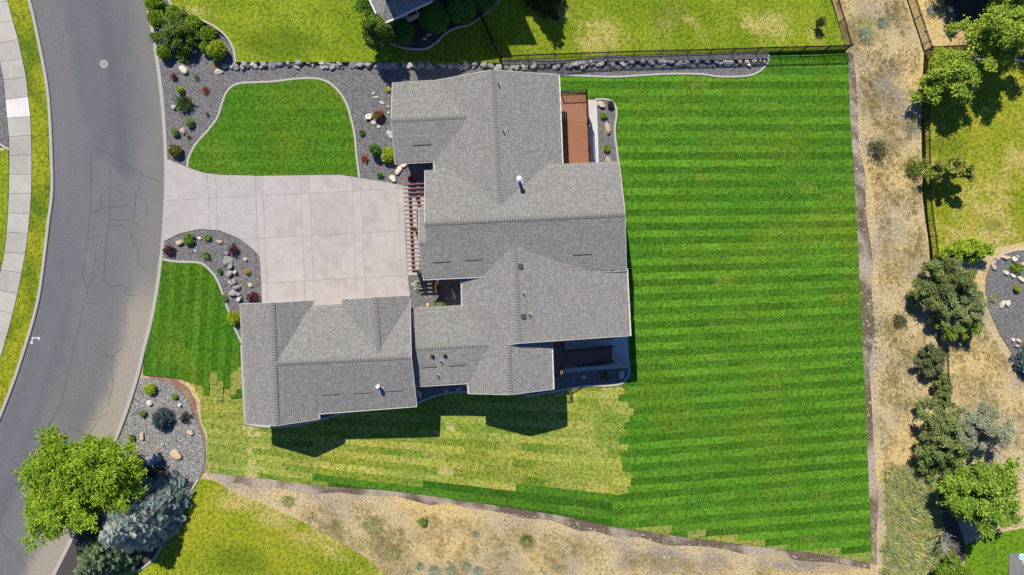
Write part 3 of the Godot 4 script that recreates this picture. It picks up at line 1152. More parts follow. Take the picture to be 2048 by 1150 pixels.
func railing(parent: Node3D, pts: Array, high: float, base: Vector3, called := "railing") -> void:
	for i in range(pts.size() - 1):
		var a: Vector3 = pts[i] - base
		var b: Vector3 = pts[i + 1] - base
		var st := new_st()
		bar(st, a + Vector3(0, high, 0), b + Vector3(0, high, 0), 0.06, 0.05)
		bar(st, a + Vector3(0, 0.12, 0), b + Vector3(0, 0.12, 0), 0.04, 0.04)
		bar(st, a, a + Vector3(0, high + 0.06, 0), 0.08, 0.08, Vector3.FORWARD)
		bar(st, b, b + Vector3(0, high + 0.06, 0), 0.08, 0.08, Vector3.FORWARD)
		var n := int(a.distance_to(b) / 0.13)
		for k in range(1, n):
			var p := a.lerp(b, float(k) / n)
			bar(st, p + Vector3(0, 0.12, 0), p + Vector3(0, high, 0), 0.02, 0.02, Vector3.FORWARD)
		obj(called, done(st), M.black, parent)

func build_decks() -> void:
	var d := thing("deck", "raised orange-brown plank deck with black railing along the east eave", "deck", G(1150, 260))
	var h := 0.05
	var board := mat(Color(0.35, 0.155, 0.088), 0.8, null)
	board.albedo_texture = M.concrete.albedo_texture
	var ha := [1106.0, 187.0]
	var n := 16
	for k in n:
		var x := 1104.0 + (1173.0 - 1104.0) * k / (n - 1.0)
		var sh := 0.045 * 0.0
		for part in [[188.0, 272.6], [274.6, 345.0]]:
			var a := W(x + (part[0] - 187.0) * 0.043 + sh, part[0], h)
			var b := W(x + (part[1] - 187.0) * 0.043 + sh, part[1], h)
			obj("deck_board", bar_mesh(a - d.position, b - d.position, 0.174, 0.035), board, d)
	obj("deck_board", bar_mesh(W(1107, 275.5, h) - d.position, W(1178.5, 271.5, h) - d.position, 0.14, 0.037), board, d)
	obj("rim_joist", bar_mesh(W(1173.6, 187, h - 0.16) - d.position, W(1180.5, 345, h - 0.16) - d.position, 0.05, 0.28), M.timber, d)
	obj("rim_joist", bar_mesh(W(1104, 189.5, h - 0.16) - d.position, W(1174, 186.5, h - 0.16) - d.position, 0.05, 0.28), M.timber, d)
	for q in [[1172, 190], [1175, 255], [1178, 322], [1108, 192]]:
		var p := W(q[0], q[1], h - 0.3) - d.position
		obj("post", bar_mesh(p, Vector3(p.x, -0.3, p.z), 0.15, 0.15, Vector3.FORWARD), M.timber, d)
	railing(d, [W(1122, 189, h), W(1171.5, 186.8, h)], 1.05, d.position)
	railing(d, [W(1171.5, 186.8, h), W(1174.5, 248, h), W(1177, 300, h), W(1178.5, 335, h)], 1.05, d.position)
	# second deck with the flight of steps
	var e := thing("deck_with_stairs", "dark brown deck with plank stairs leading down to the shaded patio", "deck", G(1150, 715))
	for k in 14:
		var x := 1082.0 + 3.1 * k
		var y1: float = 752.0 if x < 1126.0 else 732.0
		obj("deck_board", bar_mesh(W(x, 660, h) - e.position, W(x + 2.0, y1, h) - e.position, 0.108, 0.035), M.timber, e)
	for k in 4:
		obj("deck_board", bar_mesh(W(1126, 672 + k * 3.0, h) - e.position, W(1231 - k * 1.0, 668 + k * 3.0, h) - e.position, 0.105, 0.035), board, e)
	obj("rim_joist", bar_mesh(W(1082, 752.5, h - 0.14) - e.position, W(1127, 750.6, h - 0.14) - e.position, 0.05, 0.25), M.trim, e)
	for q in [[1125, 748], [1125, 690], [1228, 674]]:
		var p := W(q[0], q[1], h - 0.1) - e.position
		obj("post", bar_mesh(p, Vector3(p.x, -0.25, p.z), 0.14, 0.14, Vector3.FORWARD), M.timber, e)
	var steps := 15
	for k in steps:
		var f := (k + 0.5) / steps
		var y := h - 2.85 * (k + 1.0) / (steps + 1.0)
		var a := W(1126.0 + 98.0 * f, 703.0 - 10.5 * f, y)
		var b := W(1126.0 + 98.0 * f, 731.0 - 10.5 * f, y)
		var wide := 0.3
		obj("tread", bar_mesh(a - e.position, b - e.position, wide, 0.045), M.timber, e)
	for y0 in [702.0, 732.0]:
		obj("stringer", bar_mesh(W(1125, y0, h - 0.2) - e.position, W(1225, y0 - 10.5, -2.9) - e.position, 0.05, 0.28), M.timber, e)
	for y0 in [702.0, 732.0]:
		var hi := W(1126, y0, h)
		var lo := W(1224, y0 - 10.5, -2.75)
		var st := new_st()
		bar(st, hi + Vector3(0, 0.98, 0) - e.position, lo + Vector3(0, 0.98, 0) - e.position, 0.06, 0.05)
		for f in [0.0, 0.4, 0.75, 1.0]:
			var p := hi.lerp(lo, f) - e.position
			bar(st, p, p + Vector3(0, 1.02, 0), 0.07, 0.07, Vector3.FORWARD)
		for k in 28:
			var p := hi.lerp(lo, (k + 0.5) / 28.0) - e.position
			bar(st, p, p + Vector3(0, 0.98, 0), 0.018, 0.018, Vector3.FORWARD)
		obj("railing", done(st), M.black, e)
	railing(e, [W(1083, 751, h), W(1126, 749, h), W(1126, 733, h)], 1.05, e.position)
	railing(e, [W(1126, 701, h), W(1126, 686, h)], 1.05, e.position)
	# low concrete wall on the south side of the patio
	var w := thing("retaining_wall", "stepped pale concrete retaining wall beside the shaded stairs", "wall", G(1200, 735))
	for s in [[1127, 742, 1158, 738.5, -0.75, 0.5], [1158, 738.2, 1236, 733, -1.3, 0.42], [1236, 732.8, 1259, 731, -1.75, 0.5]]:
		var a := W(s[0], s[1], s[4])
		var b := W(s[2], s[3], s[4])
		obj("wall_section", bar_mesh(a - w.position - Vector3(0, 1.0, 0), b - w.position - Vector3(0, 1.0, 0), s[5] * 0.55, 2.0), M.wall, w)
		obj("coping", bar_mesh(a - w.position + Vector3(0, 0.02, 0), b - w.position + Vector3(0, 0.02, 0), s[5] * 0.7, 0.06), M.edging, w)

# ---------------------------------------------------------------- the neighbour's house at the top
func build_neighbour() -> void:
	var lift := 0.4
	var base := G(800, 60, lift)
	var n := thing("neighbour_house", "pale blue house with dark grey roof behind three round bushes", "house", base)
	var o := W(763, 47, base.y + 3.1)           # eave corner
	var a := (W(862, 1, base.y + 3.1) - o).normalized()
	var b := Vector3(a.z, 0, -a.x)             # away from the camera, up the picture
	if b.z > 0: b = -b
	var P := func(u: float, v: float, y: float) -> Vector3: return o + a * u + b * v + Vector3(0, y, 0) - n.position
	var slope := func(pts: Array, e: Vector3, m: Material) -> void:
		var st := new_st()
		for k in range(1, pts.size() - 1):
			var tri := [pts[0], pts[k], pts[k + 1]]
			if (tri[1] - tri[0]).cross(tri[2] - tri[0]).y > 0.0: tri = [tri[0], tri[2], tri[1]]
			var nn: Vector3 = (tri[2] - tri[0]).cross(tri[1] - tri[0]).normalized()
			var up := nn.cross(e)
			if up.y < 0: up = -up
			for v in tri:
				st.set_uv(Vector2(e.dot(v), -up.dot(v)) / 6.0)
				st.add_vertex(v)
			for v in [tri[0], tri[2], tri[1]]:
				st.set_uv(Vector2.ZERO)
				st.add_vertex(v - Vector3(0, 0.16, 0))
		obj("roof_slope", done(st), m, n)
	slope.call([P.call(0, 0, 0), P.call(4.15, 0, 0), P.call(4.15, 4.5, 1.9), P.call(4.5, 4.5, 1.9)], a, M.shingle_far)
	slope.call([P.call(0, 0, 0), P.call(4.5, 4.5, 1.9), P.call(0, 9.0, 0)], b, M.shingle_far)
	slope.call([P.call(4.2, 0.75, -0.05), P.call(13, 0.75, -0.05), P.call(13, 4.5, 1.8), P.call(4.2, 4.5, 1.8)], a, M.shingle_far)
	obj("gutter", bar_mesh(P.call(-0.02, -0.07, -0.06), P.call(4.15, -0.07, -0.06), 0.12, 0.11), M.gutter, n)
	obj("gutter", bar_mesh(P.call(-0.07, 0.0, -0.06), P.call(-0.07, 9.0, -0.06), 0.12, 0.11), M.gutter, n)
	obj("gutter", bar_mesh(P.call(4.2, 0.68, -0.11), P.call(13.0, 0.68, -0.11), 0.12, 0.11), M.gutter, n)
	obj("fascia_board", bar_mesh(P.call(4.17, -0.02, -0.05), P.call(4.17, 0.8, 0.28), 0.06, 0.2), M.trim, n)
	var st := new_st()
	for q in [[0.45, 0.5, 4.0, 0.5], [4.0, 0.5, 4.0, 1.2], [4.0, 1.2, 12.8, 1.2], [0.45, 8.5, 0.45, 0.5]]:
		var p0: Vector3 = P.call(q[0], q[1], -0.12)
		var p1: Vector3 = P.call(q[2], q[3], -0.12)
		var dn := Vector3(0, -3.6, 0)
		quad(st, p0, p1, p1 + dn, p0 + dn)
	obj("wall", done(st), M.wall_blue, n)
	# upper storey, set back: it throws the long shadow on the side lawn
	var up := new_st()
	var u0 := 1.6
	var uv0 := 1.1
	for q in [[u0, uv0, 8.6, uv0], [8.6, uv0, 8.6, uv0 + 0.9], [8.6, uv0 + 0.9, 11.0, uv0 + 0.9], [u0, 8.0, u0, uv0]]:
		var p0: Vector3 = P.call(q[0], q[1], 4.2)
		var p1: Vector3 = P.call(q[2], q[3], 4.2)
		quad(up, p0, p1, p1 - Vector3(0, 4.2, 0), p0 - Vector3(0, 4.2, 0))
	obj("upper_wall", done(up), M.wall_blue, n)
	slope.call([P.call(u0 - 0.4, uv0 - 0.4, 4.1), P.call(8.9, uv0 - 0.4, 4.1), P.call(8.9, 6.0, 5.6), P.call(u0 + 3.0, 6.0, 5.6)], a, M.shingle_far)
	slope.call([P.call(u0 - 0.4, uv0 - 0.4, 4.1), P.call(u0 + 3.0, 6.0, 5.6), P.call(u0 - 0.4, 9.6, 4.1)], b, M.shingle_far)
	slope.call([P.call(8.9, uv0 + 0.5, 4.1), P.call(11.3, uv0 + 0.5, 4.1), P.call(11.3, 6.0, 5.4), P.call(8.9, 6.0, 5.4)], a, M.shingle_far)
	# window: frame, two panes, sill
	var w := obj("window", bar_mesh(P.call(2.02, 0.47, -1.1), P.call(3.7, 0.47, -1.1), 0.06, 0.1), M.trim, n)
	for q in [[2.02, 3.7, -2.15]]:
		obj("frame", bar_mesh(P.call(q[0], 0.46, q[2]), P.call(q[1], 0.46, q[2]), 0.1, 0.09), M.trim, w)
	for u in [2.05, 2.86, 3.67]:
		obj("frame", bar_mesh(P.call(u, 0.46, -2.15), P.call(u, 0.46, -1.1), 0.07, 0.08, a), M.trim, w)
	for u in [2.1, 2.91]:
		var g := new_st()
		quad(g, P.call(u, 0.48, -1.12), P.call(u + 0.71, 0.48, -1.12), P.call(u + 0.71, 0.48, -2.12), P.call(u, 0.48, -2.12))
		obj("pane", done(g), M.glass, w)
	obj("corner_board", bar_mesh(P.call(0.46, 0.47, -0.2), P.call(0.46, 0.47, -3.4), 0.12, 0.06, a), M.trim, n)
	obj("downspout", bar_mesh(P.call(3.98, 0.44, -0.2), P.call(3.98, 0.44, -3.2), 0.08, 0.06, a), M.gutter, n)

# ---------------------------------------------------------------- the scene
func to_px(x: float, z: float) -> Vector2:
	var s := FOCAL / (EYE - ground(x, z))
	return Vector2(1024.0 + x * s, 575.0 + z * s)

const KERB_WEST := [[40, -60], [63, 0], [83, 87], [99, 174], [105, 243], [108, 313], [109, 383], [101, 450], [92, 526], [83, 589], [70, 644], [52, 703], [31, 766], [0, 845], [-40, 935], [-100, 1050], [-170, 1180]]
const KERB_EAST := [[280, -60], [296, 0], [309, 70], [320, 140], [328, 210], [333, 280], [335, 350], [333, 420], [329, 480], [322, 540], [315, 590], [303, 650], [289, 703], [282, 735], [266, 790], [245, 850], [225, 900], [195, 975], [160, 1050], [110, 1150], [60, 1250]]

func shifted(line: Array, dx: float) -> Array:
	var out := []
	for q in line: out.append([q[0] + dx, q[1]])
	return out

func flipped(line: Array) -> Array:
	var out := line.duplicate()
	out.reverse()
	return out

func _ready() -> void:
	rng.seed = 20240611
	noise_a.seed = 3
	noise_a.frequency = 0.09
	noise_a.fractal_octaves = 4
	noise_b.seed = 8
	noise_b.frequency = 0.25
	noise_b.fractal_octaves = 3
	noise_c.seed = 15
	noise_c.frequency = 0.03
	noise_c.fractal_octaves = 3
	# camera: straight down from the drone
	var cam := Camera3D.new()
	cam.name = "camera"
	cam.position = Vector3(0, EYE, 0)
	cam.basis = Basis(Vector3(1, 0, 0), Vector3(0, 0, -1), Vector3(0, 1, 0))
	cam.fov = rad_to_deg(2.0 * atan(575.0 / FOCAL))
	cam.near = 0.5
	cam.far = 900.0
	add_child(cam)
	# sky and sun
	var env := Environment.new()
	env.background_mode = Environment.BG_SKY
	var sky := Sky.new()
	var sm := ProceduralSkyMaterial.new()
	sm.sky_top_color = Color(0.27, 0.44, 0.72)
	sm.sky_horizon_color = Color(0.62, 0.74, 0.88)
	sm.sky_curve = 0.12
	sm.ground_bottom_color = Color(0.30, 0.30, 0.22)
	sm.ground_horizon_color = Color(0.55, 0.60, 0.62)
	sm.sun_angle_max = 1.0
	sky.sky_material = sm
	env.sky = sky
	env.background_energy_multiplier = 0.66
	env.tonemap_mode = Environment.TONE_MAPPER_LINEAR
	env.tonemap_exposure = 1.15
	env.sdfgi_enabled = true
	env.ssao_enabled = true
	env.ssil_enabled = true
	var we := WorldEnvironment.new()
	we.name = "world_environment"
	we.environment = env
	add_child(we)
	var sun := DirectionalLight3D.new()
	sun.name = "sun"
	sun.light_energy = 1.5
	sun.light_color = Color(1.0, 0.965, 0.90)
	sun.light_angular_distance = 0.5
	sun.shadow_enabled = true
	sun.look_at_from_position(Vector3.ZERO, Vector3(0.26, -1.0, 0.70), Vector3.UP)
	add_child(sun)

	make_materials()
	make_rocks()
	build_ground()
	build_street()
	build_lawns()
	build_beds()
	build_house()
	build_pergola()
	build_decks()
	build_neighbour()
	build_fences()
	build_rocks()
	build_trees()
	build_plants()
	build_grasses()

# ---------------------------------------------------------------- ground
func near_any(p: Vector2, spots: Array) -> float:
	var best := 0.0
	for s in spots:
		var d := Vector2((p.x - s[0]) / s[2], (p.y - s[1]) / s[3]).length()
		best = maxf(best, 1.0 - smoothstep(0.35, 1.0, d))
	return best

func build_ground() -> void:
	var paint := func(x: float, z: float) -> Color:
		var p := to_px(x, z)
		var n := noise_a.get_noise_2d(x * 2.0, z * 2.0)
		var f := noise_b.get_noise_2d(x * 2.4, z * 2.4)
		var c := Color(0.56, 0.455, 0.27).lerp(Color(0.42, 0.355, 0.255), smoothstep(-0.2, 0.4, n + f * 0.5))
		c = c.lerp(Color(0.66, 0.50, 0.21), 0.85 * smoothstep(-0.05, 0.4, noise_c.get_noise_2d(x * 3.0 + 40.0, z * 3.0) + 0.3 * f))
		var green := near_any(p, [[1810, 1080, 70, 150], [1730, 60, 60, 45], [700, 1075, 120, 45], [1835, 330, 30, 30]])
		c = c.lerp(Color(0.26, 0.28, 0.08), green * smoothstep(-0.35, 0.35, f + n * 0.6) * 0.8)
		c = c.lerp(Color(0.30, 0.26, 0.22), near_any(p, [[1790, 180, 60, 90], [1640, 1130, 200, 20], [1350, 1120, 260, 30]]) * smoothstep(-0.2, 0.3, n))
		return c * 1.08
	var core := PackedVector2Array([Vector2(-56, -36), Vector2(56, -36), Vector2(56, 36), Vector2(-56, 36)])
	var t := structure("terrain", sheet(core, 0.0, 9.0, paint), M.field, "dry tan field of bleached grass and stones around the lots", "ground")
	var st := new_st()
	var flat := plain(Color(0.42, 0.35, 0.22))
	for i in range(-30, 30):
		for j in range(-30, 30):
			var x := i * 14.0
			var z := j * 12.0
			if x >= -56 and x < 56 and z >= -36 and z < 36: continue
			var v := []
			for q in [[0, 0], [14, 0], [14, 12], [0, 12]]: v.append(Vector3(x + q[0], ground(x + q[0], z + q[1]), z + q[1]))
			put_up(st, v[0], v[1], v[2], 9.0, flat)
			put_up(st, v[0], v[2], v[3], 9.0, flat)
	var o := structure("outer_terrain", done(st), M.field, "open dry land beyond the lots", "ground")
	o.position.y = -0.0
	# bare soil along the edges of the new sod
	var earth := func(x: float, z: float) -> Color:
		var n := noise_a.get_noise_2d(x * 2.0 + 9.0, z * 2.0) + 0.5 * noise_b.get_noise_2d(x * 3.0, z * 3.0)
		return Color(0.17, 0.13, 0.10).lerp(Color(0.47, 0.40, 0.32), smoothstep(-0.15, 0.35, n))
	var east := [[1690, 100], [1700, 250], [1706, 330], [1715, 480], [1722, 640], [1730, 800], [1738, 1000], [1742, 1128], [1754, 1130], [1753, 1060], [1757, 1000], [1748, 900], [1743, 800], [1737, 730], [1750, 670], [1744, 600], [1746, 520], [1732, 430], [1731, 350], [1717, 290], [1716, 220], [1711, 150], [1706, 108]]
	structure("soil_strip", sheet(gpoly(east), 0.02, 7.0, earth), M.soil, "bare brown soil strip along the east edge of the sod", "soil")
	var south := [[415, 943], [530, 955], [650, 970], [760, 977], [880, 992], [1010, 1011], [1130, 1031], [1240, 1054], [1330, 1066], [1480, 1086], [1620, 1103], [1742, 1124], [1740, 1138], [1660, 1124], [1600, 1122], [1540, 1106], [1500, 1112], [1450, 1098], [1400, 1092], [1330, 1090], [1280, 1074], [1230, 1074], [1190, 1062], [1160, 1062], [1100, 1040], [1050, 1036], [1000, 1024], [940, 1016], [900, 1006], [860, 1010], [790, 992], [720, 990], [680, 984], [620, 988], [560, 976], [500, 974], [430, 956]]
	structure("soil_strip", sheet(gpoly(south), 0.02, 7.0, earth), M.soil, "bare grey-brown soil strip along the south edge of the sod", "soil")
	var corner := [[286, 748], [320, 751], [355, 760], [378, 776], [392, 804], [398, 840], [412, 875], [413, 940], [395, 962], [404, 930], [404, 890], [380, 815], [350, 772], [310, 760]]
	var red := func(x: float, z: float) -> Color: return Color(0.30, 0.165, 0.11).lerp(Color(0.36, 0.27, 0.2), smoothstep(-0.3, 0.4, noise_b.get_noise_2d(x * 3.0, z * 3.0)))
	structure("soil_strip", sheet(gpoly(corner), 0.03, 7.0, red), M.soil, "reddish bare soil strip curving round the pale gravel bed", "soil")

# ---------------------------------------------------------------- street
func crack(parent: Node, line: Array, wide: float) -> void:
	var st := new_st()
	var pts := []
	for i in range(line.size() - 1):
		var a := G(line[i][0], line[i][1], 0.036)
		var b := G(line[i + 1][0], line[i + 1][1], 0.036)
		var n := maxi(2, int(a.distance_to(b) / 0.28))
		for k in n:
			pts.append(a.lerp(b, float(k) / n) + Vector3(rng.randf_range(-0.035, 0.035), 0, rng.randf_range(-0.035, 0.035)))
	pts.append(G(line[-1][0], line[-1][1], 0.036))
	var lefts := []
	var rights := []
	for i in pts.size():
		var d: Vector3 = (pts[mini(i + 1, pts.size() - 1)] - pts[maxi(i - 1, 0)]).normalized()
		var s := Vector3(-d.z, 0, d.x) * wide * 0.5 * rng.randf_range(0.4, 1.25)
		lefts.append(pts[i] - s)
		rights.append(pts[i] + s)
	for i in range(pts.size() - 1):
		put_up(st, lefts[i], rights[i], rights[i + 1], 1.0, plain(Color.WHITE))
		put_up(st, lefts[i], rights[i + 1], lefts[i + 1], 1.0, plain(Color.WHITE))
	obj("crack", done(st), M.crack, parent)

func build_street() -> void:
	var zs := []
	var xs := []
	for q in KERB_EAST:
		var p := G(q[0], q[1])
		zs.append(p.z)
		xs.append(p.x)
	var wheel := func(t: float, at: float, w: float) -> float: return exp(-pow((t - at) / w, 2.0))
	var paint := func(x: float, z: float) -> Color:
		var edge := -20.0
		for i in range(1, zs.size()):
			if z <= zs[i]:
				edge = lerpf(xs[i - 1], xs[i], clampf((z - zs[i - 1]) / (zs[i] - zs[i - 1]), 0.0, 1.0))
				break
		var t := edge - x
		var n := noise_a.get_noise_2d(x * 0.9, z * 0.35)
		var f := noise_b.get_noise_2d(x * 1.4, z * 1.0)
		var c := Color(0.158, 0.161, 0.182) * (1.0 + 0.06 * n + 0.06 * f + 0.14 * noise_a.get_noise_2d(t * 3.2, z * 0.12) + 0.12 * noise_b.get_noise_2d(t * 3.0, z * 0.1))
		# the newer paving on the house side is paler, with a ragged seam
		c = c.lerp(Color(0.20, 0.20, 0.202) * (1.0 + 0.08 * f), smoothstep(6.4, 6.15, t + 0.1 * n) * smoothstep(-11.2 + 0.75 * (6.2 - t), -10.9 + 0.75 * (6.2 - t), z) * 0.75)
		c = c.lerp(Color(0.205, 0.205, 0.212), 0.7 * smoothstep(0.0, 0.4, noise_a.get_noise_2d(t * 2.6, z * 0.22)))
		c = c.lerp(Color(0.24, 0.235, 0.22), smoothstep(2.6, 1.0, t + 1.3 * n + 0.5 * f) * 0.8)
		# washed-out silt that has settled along the kerb
		var silt := smoothstep(-2.0, 3.0, z) * smoothstep(1.9, 1.1, t + 0.9 * n + 0.35 * f - 0.08 * clampf(z - 4.0, 0.0, 7.0))
		c = c.lerp(Color(0.40, 0.355, 0.29), silt * 0.85)
		return c
	var line := flipped(KERB_WEST)
	var poly := gpoly(shifted(KERB_EAST, -2), 0.0, true)
	poly.append_array(gpoly(shifted(line, -2), 0.0, true))
	var road := structure("road", sheet(poly, 0.03, 6.0, paint), M.asphalt, "curving grey asphalt street with cracks and pale silt", "road")
	for c in [[[220, 370], [219, 443], [215, 470], [210, 520], [207, 555], [188, 553], [191, 502], [173, 498], [167, 533], [165, 554], [176, 577], [186, 557]],
			[[176, 577], [172, 596], [163, 630], [157, 658], [143, 714], [129, 777], [124, 803], [80, 887], [29, 956]],
			[[207, 555], [209, 563], [223, 573], [240, 571], [271, 582]], [[240, 571], [254, 590], [275, 589]], [[172, 606], [190, 608], [200, 601]],
			[[179, 429], [202, 416], [223, 415], [259, 411], [270, 425], [266, 441]], [[190, 444], [216, 450], [243, 451], [261, 462], [266, 481], [275, 498], [277, 533]],
			[[223, 439], [257, 441], [275, 446], [287, 463]], [[174, 479], [198, 473], [216, 471]], [[285, 394], [294, 415], [296, 432]], [[202, 388], [202, 416]],
			[[198, 709], [223, 714], [238, 728]], [[223, 714], [243, 696]], [[223, 714], [223, 745], [226, 770], [217, 810]], [[271, 380], [270, 425]],
			[[183, 305], [199, 298], [235, 318], [262, 335], [290, 352], [320, 365]], [[183, 305], [182, 400], [174, 480], [172, 498]], [[221, 338], [220, 372]], [[279, 380], [283, 345]],
			[[216, 825], [192, 840], [175, 838]], [[136, 850], [160, 862], [175, 876], [193, 845]], [[80, 887], [110, 886]], [[0, 955], [29, 964]], [[29, 964], [10, 1010], [0, 1040]], [[0, 1060], [22, 1090], [50, 1130]]]:
		crack(road, c, 0.045)
	structure("kerb", ribbon(shifted(KERB_WEST, -3.5), 0.26, 0.0, 0.15, M.curb), M.curb, "pale concrete kerb between the street and the grass verge", "kerb")
	structure("kerb", ribbon(shifted(KERB_EAST, -1.5), 0.30, 0.0, 0.145, M.curb), M.curb, "pale concrete kerb along the house side of the street", "kerb")
	# manhole
	var mh := thing("manhole_cover", "round iron manhole cover in the asphalt street", "manhole", G(208, 128, 0.03))
	var ring := obj("rim", cyl(0.37, 0.37, 0.03, 28), M.iron, mh)
	ring.position.y = -0.005
	var lid := obj("lid", cyl(0.32, 0.32, 0.03, 28), M.curb, mh)
	lid.position.y = 0.002
	for k in 4:
		var o := obj("rib", bar_mesh(Vector3(-0.22, 0.019, -0.15 + 0.1 * k), Vector3(0.22, 0.019, -0.15 + 0.1 * k), 0.03, 0.008), M.iron, mh)
		o.position.y = 0.002
	# survey mark painted by the west kerb
	var pm := new_st()
	for q in [[[64, 675], [80, 677]], [[80, 677], [76, 673.5]], [[80, 677], [77, 680]], [[65, 676], [63, 688]], [[63, 688], [60.5, 683.5]], [[63, 688], [66, 685]]]:
		bar(pm, G(q[0][0], q[0][1], 0.033), G(q[1][0], q[1][1], 0.033), 0.06, 0.012)
	obj("painted_mark", done(pm), M.paint, road)
	# sidewalk of separate slabs
	var walk := Node3D.new()
	walk.name = "sidewalk"
	add_child(walk)
	tag(walk, "curved sidewalk of square concrete slabs across the street", "sidewalk", "", "structure")
	var joints := [[-42, -70, 6, -82], [-36, -28, 12, -38], [-30, 12, 18, 3], [-19, 50, 28.5, 43], [-8, 90, 39, 80], [3, 125, 47, 118], [10, 161, 55, 155], [13.5, 200, 59, 194.5], [17, 237, 63, 233.5], [20, 274, 65, 271], [21, 312, 66, 310], [21, 349, 66, 349], [20, 388, 65, 387], [18.4, 426, 62, 427], [15.5, 464.6, 58.5, 467], [11.4, 504, 53, 507], [4, 540, 46, 545.6], [-4, 580, 37.6, 587], [-14, 618, 28, 627], [-25, 655, 17, 668], [-38, 692, 6, 706], [-50, 730, -6, 744], [-66, 768, -20, 784]]
	for i in range(joints.size() - 1):
		var a: Array = joints[i]
		var b: Array = joints[i + 1]
		var c := Color(0.51, 0.485, 0.445) * rng.randf_range(0.9, 1.06)
		if i == 7: c = Color(0.80, 0.78, 0.76)
		var poly2 := Geometry2D.offset_polygon(gpoly([[a[0], a[1]], [a[2], a[3]], [b[2], b[3]], [b[0], b[1]]]), -0.014)[0]
		var o := obj("slab", sheet(poly2, 0.15 + rng.randf_range(-0.004, 0.004), 4.0, patchy(c, c * 0.9, 2.0), 0.12), M.concrete, walk)
		if i == 7: o.set_meta("label", "new white concrete slab")
	# driveway slabs
	var drive := Node3D.new()
	drive.name = "driveway"
	add_child(drive)
	tag(drive, "pinkish stained concrete driveway cut into large panels", "driveway", "", "structure")
	var outline := gpoly([[334.5, 318], [375, 335], [410, 346], [440, 350], [520, 352], [680, 350], [720, 356], [806, 371], [808, 400], [815, 540], [822, 606], [823, 660], [527, 660], [524, 560], [520.5, 514], [510, 501], [480, 477], [440, 461], [400, 458.5], [360, 467.5], [331, 482], [334.5, 400]])
	var under := obj("joint_bed", sheet(outline, 0.125, 4.0, plain(Color(0.34, 0.285, 0.275))), M.concrete, drive)
	under.name = "joint_bed"
	var vx := [300, 418, 434, 513, 527, 603, 620, 706, 723, 796, 900]
	var hy := [250, 389, 473.5, 562.5, 700]
	for i in range(vx.size() - 1):
		for j in range(hy.size() - 1):
			var q := []
			for k in [[0, 0], [1, 0], [1, 1], [0, 1]]:
				var x0: float = vx[i + k[0]]
				var y0: float = hy[j + k[1]]
				var yy := y0 - (x0 - 580.0) * 0.052
				q.append([x0 + (yy - 385.0) * 0.044, yy])
			var cell := gpoly(q)
			for inner in Geometry2D.offset_polygon(cell, -0.008):
				for cut in Geometry2D.intersect_polygons(inner, outline):
					if cut.size() < 3 or Geometry2D.is_polygon_clockwise(cut): continue
					var narrow: bool = vx[i + 1] - vx[i] < 20
					var base := Color(0.495, 0.459, 0.446) if vx[i] >= 500 else Color(0.485, 0.465, 0.452)
					base = base * rng.randf_range(0.95, 1.04)
					var stain := Color(0.395, 0.33, 0.32) if vx[i] >= 500 else Color(0.47, 0.42, 0.40)
					var clear := Color(0.53, 0.505, 0.485)
					var off := rng.randf() * 50.0
					var tint := func(x: float, z: float) -> Color:
						var t := noise_a.get_noise_2d(x * 2.6 + off, z * 2.6)
						var f := noise_b.get_noise_2d(x * 4.5, z * 4.5 + off)
						var c := base.lerp(clear, 0.6 * smoothstep(0.0, 0.5, noise_a.get_noise_2d(x * 1.3 - off, z * 1.3)))
						return c.lerp(stain, (0.12 if narrow else 0.5) * smoothstep(0.0, 0.45, t + 0.7 * f))
					obj("panel", sheet(cut, 0.15, 4.0, tint, 0.06), M.concrete, drive)

# ---------------------------------------------------------------- lawns
func lawn_paint(a: Color, b: Color, dry: Color, spots: Array, deep := []) -> Callable:
	return func(x: float, z: float) -> Color:
		var p := to_px(x, z)
		var n := noise_a.get_noise_2d(x * 1.6, z * 1.6) + 0.55 * noise_b.get_noise_2d(x * 2.4, z * 2.4)
		var c := a.lerp(b, smoothstep(-0.4, 0.4, n))
		c = c.lerp(dry, 0.75 * near_any(p, spots) * smoothstep(-0.25, 0.45, n + 0.5 * noise_b.get_noise_2d(x * 5.0, z * 5.0)))
		return c.lerp(Color(0.10, 0.17, 0.012), near_any(p, deep) * 0.55)

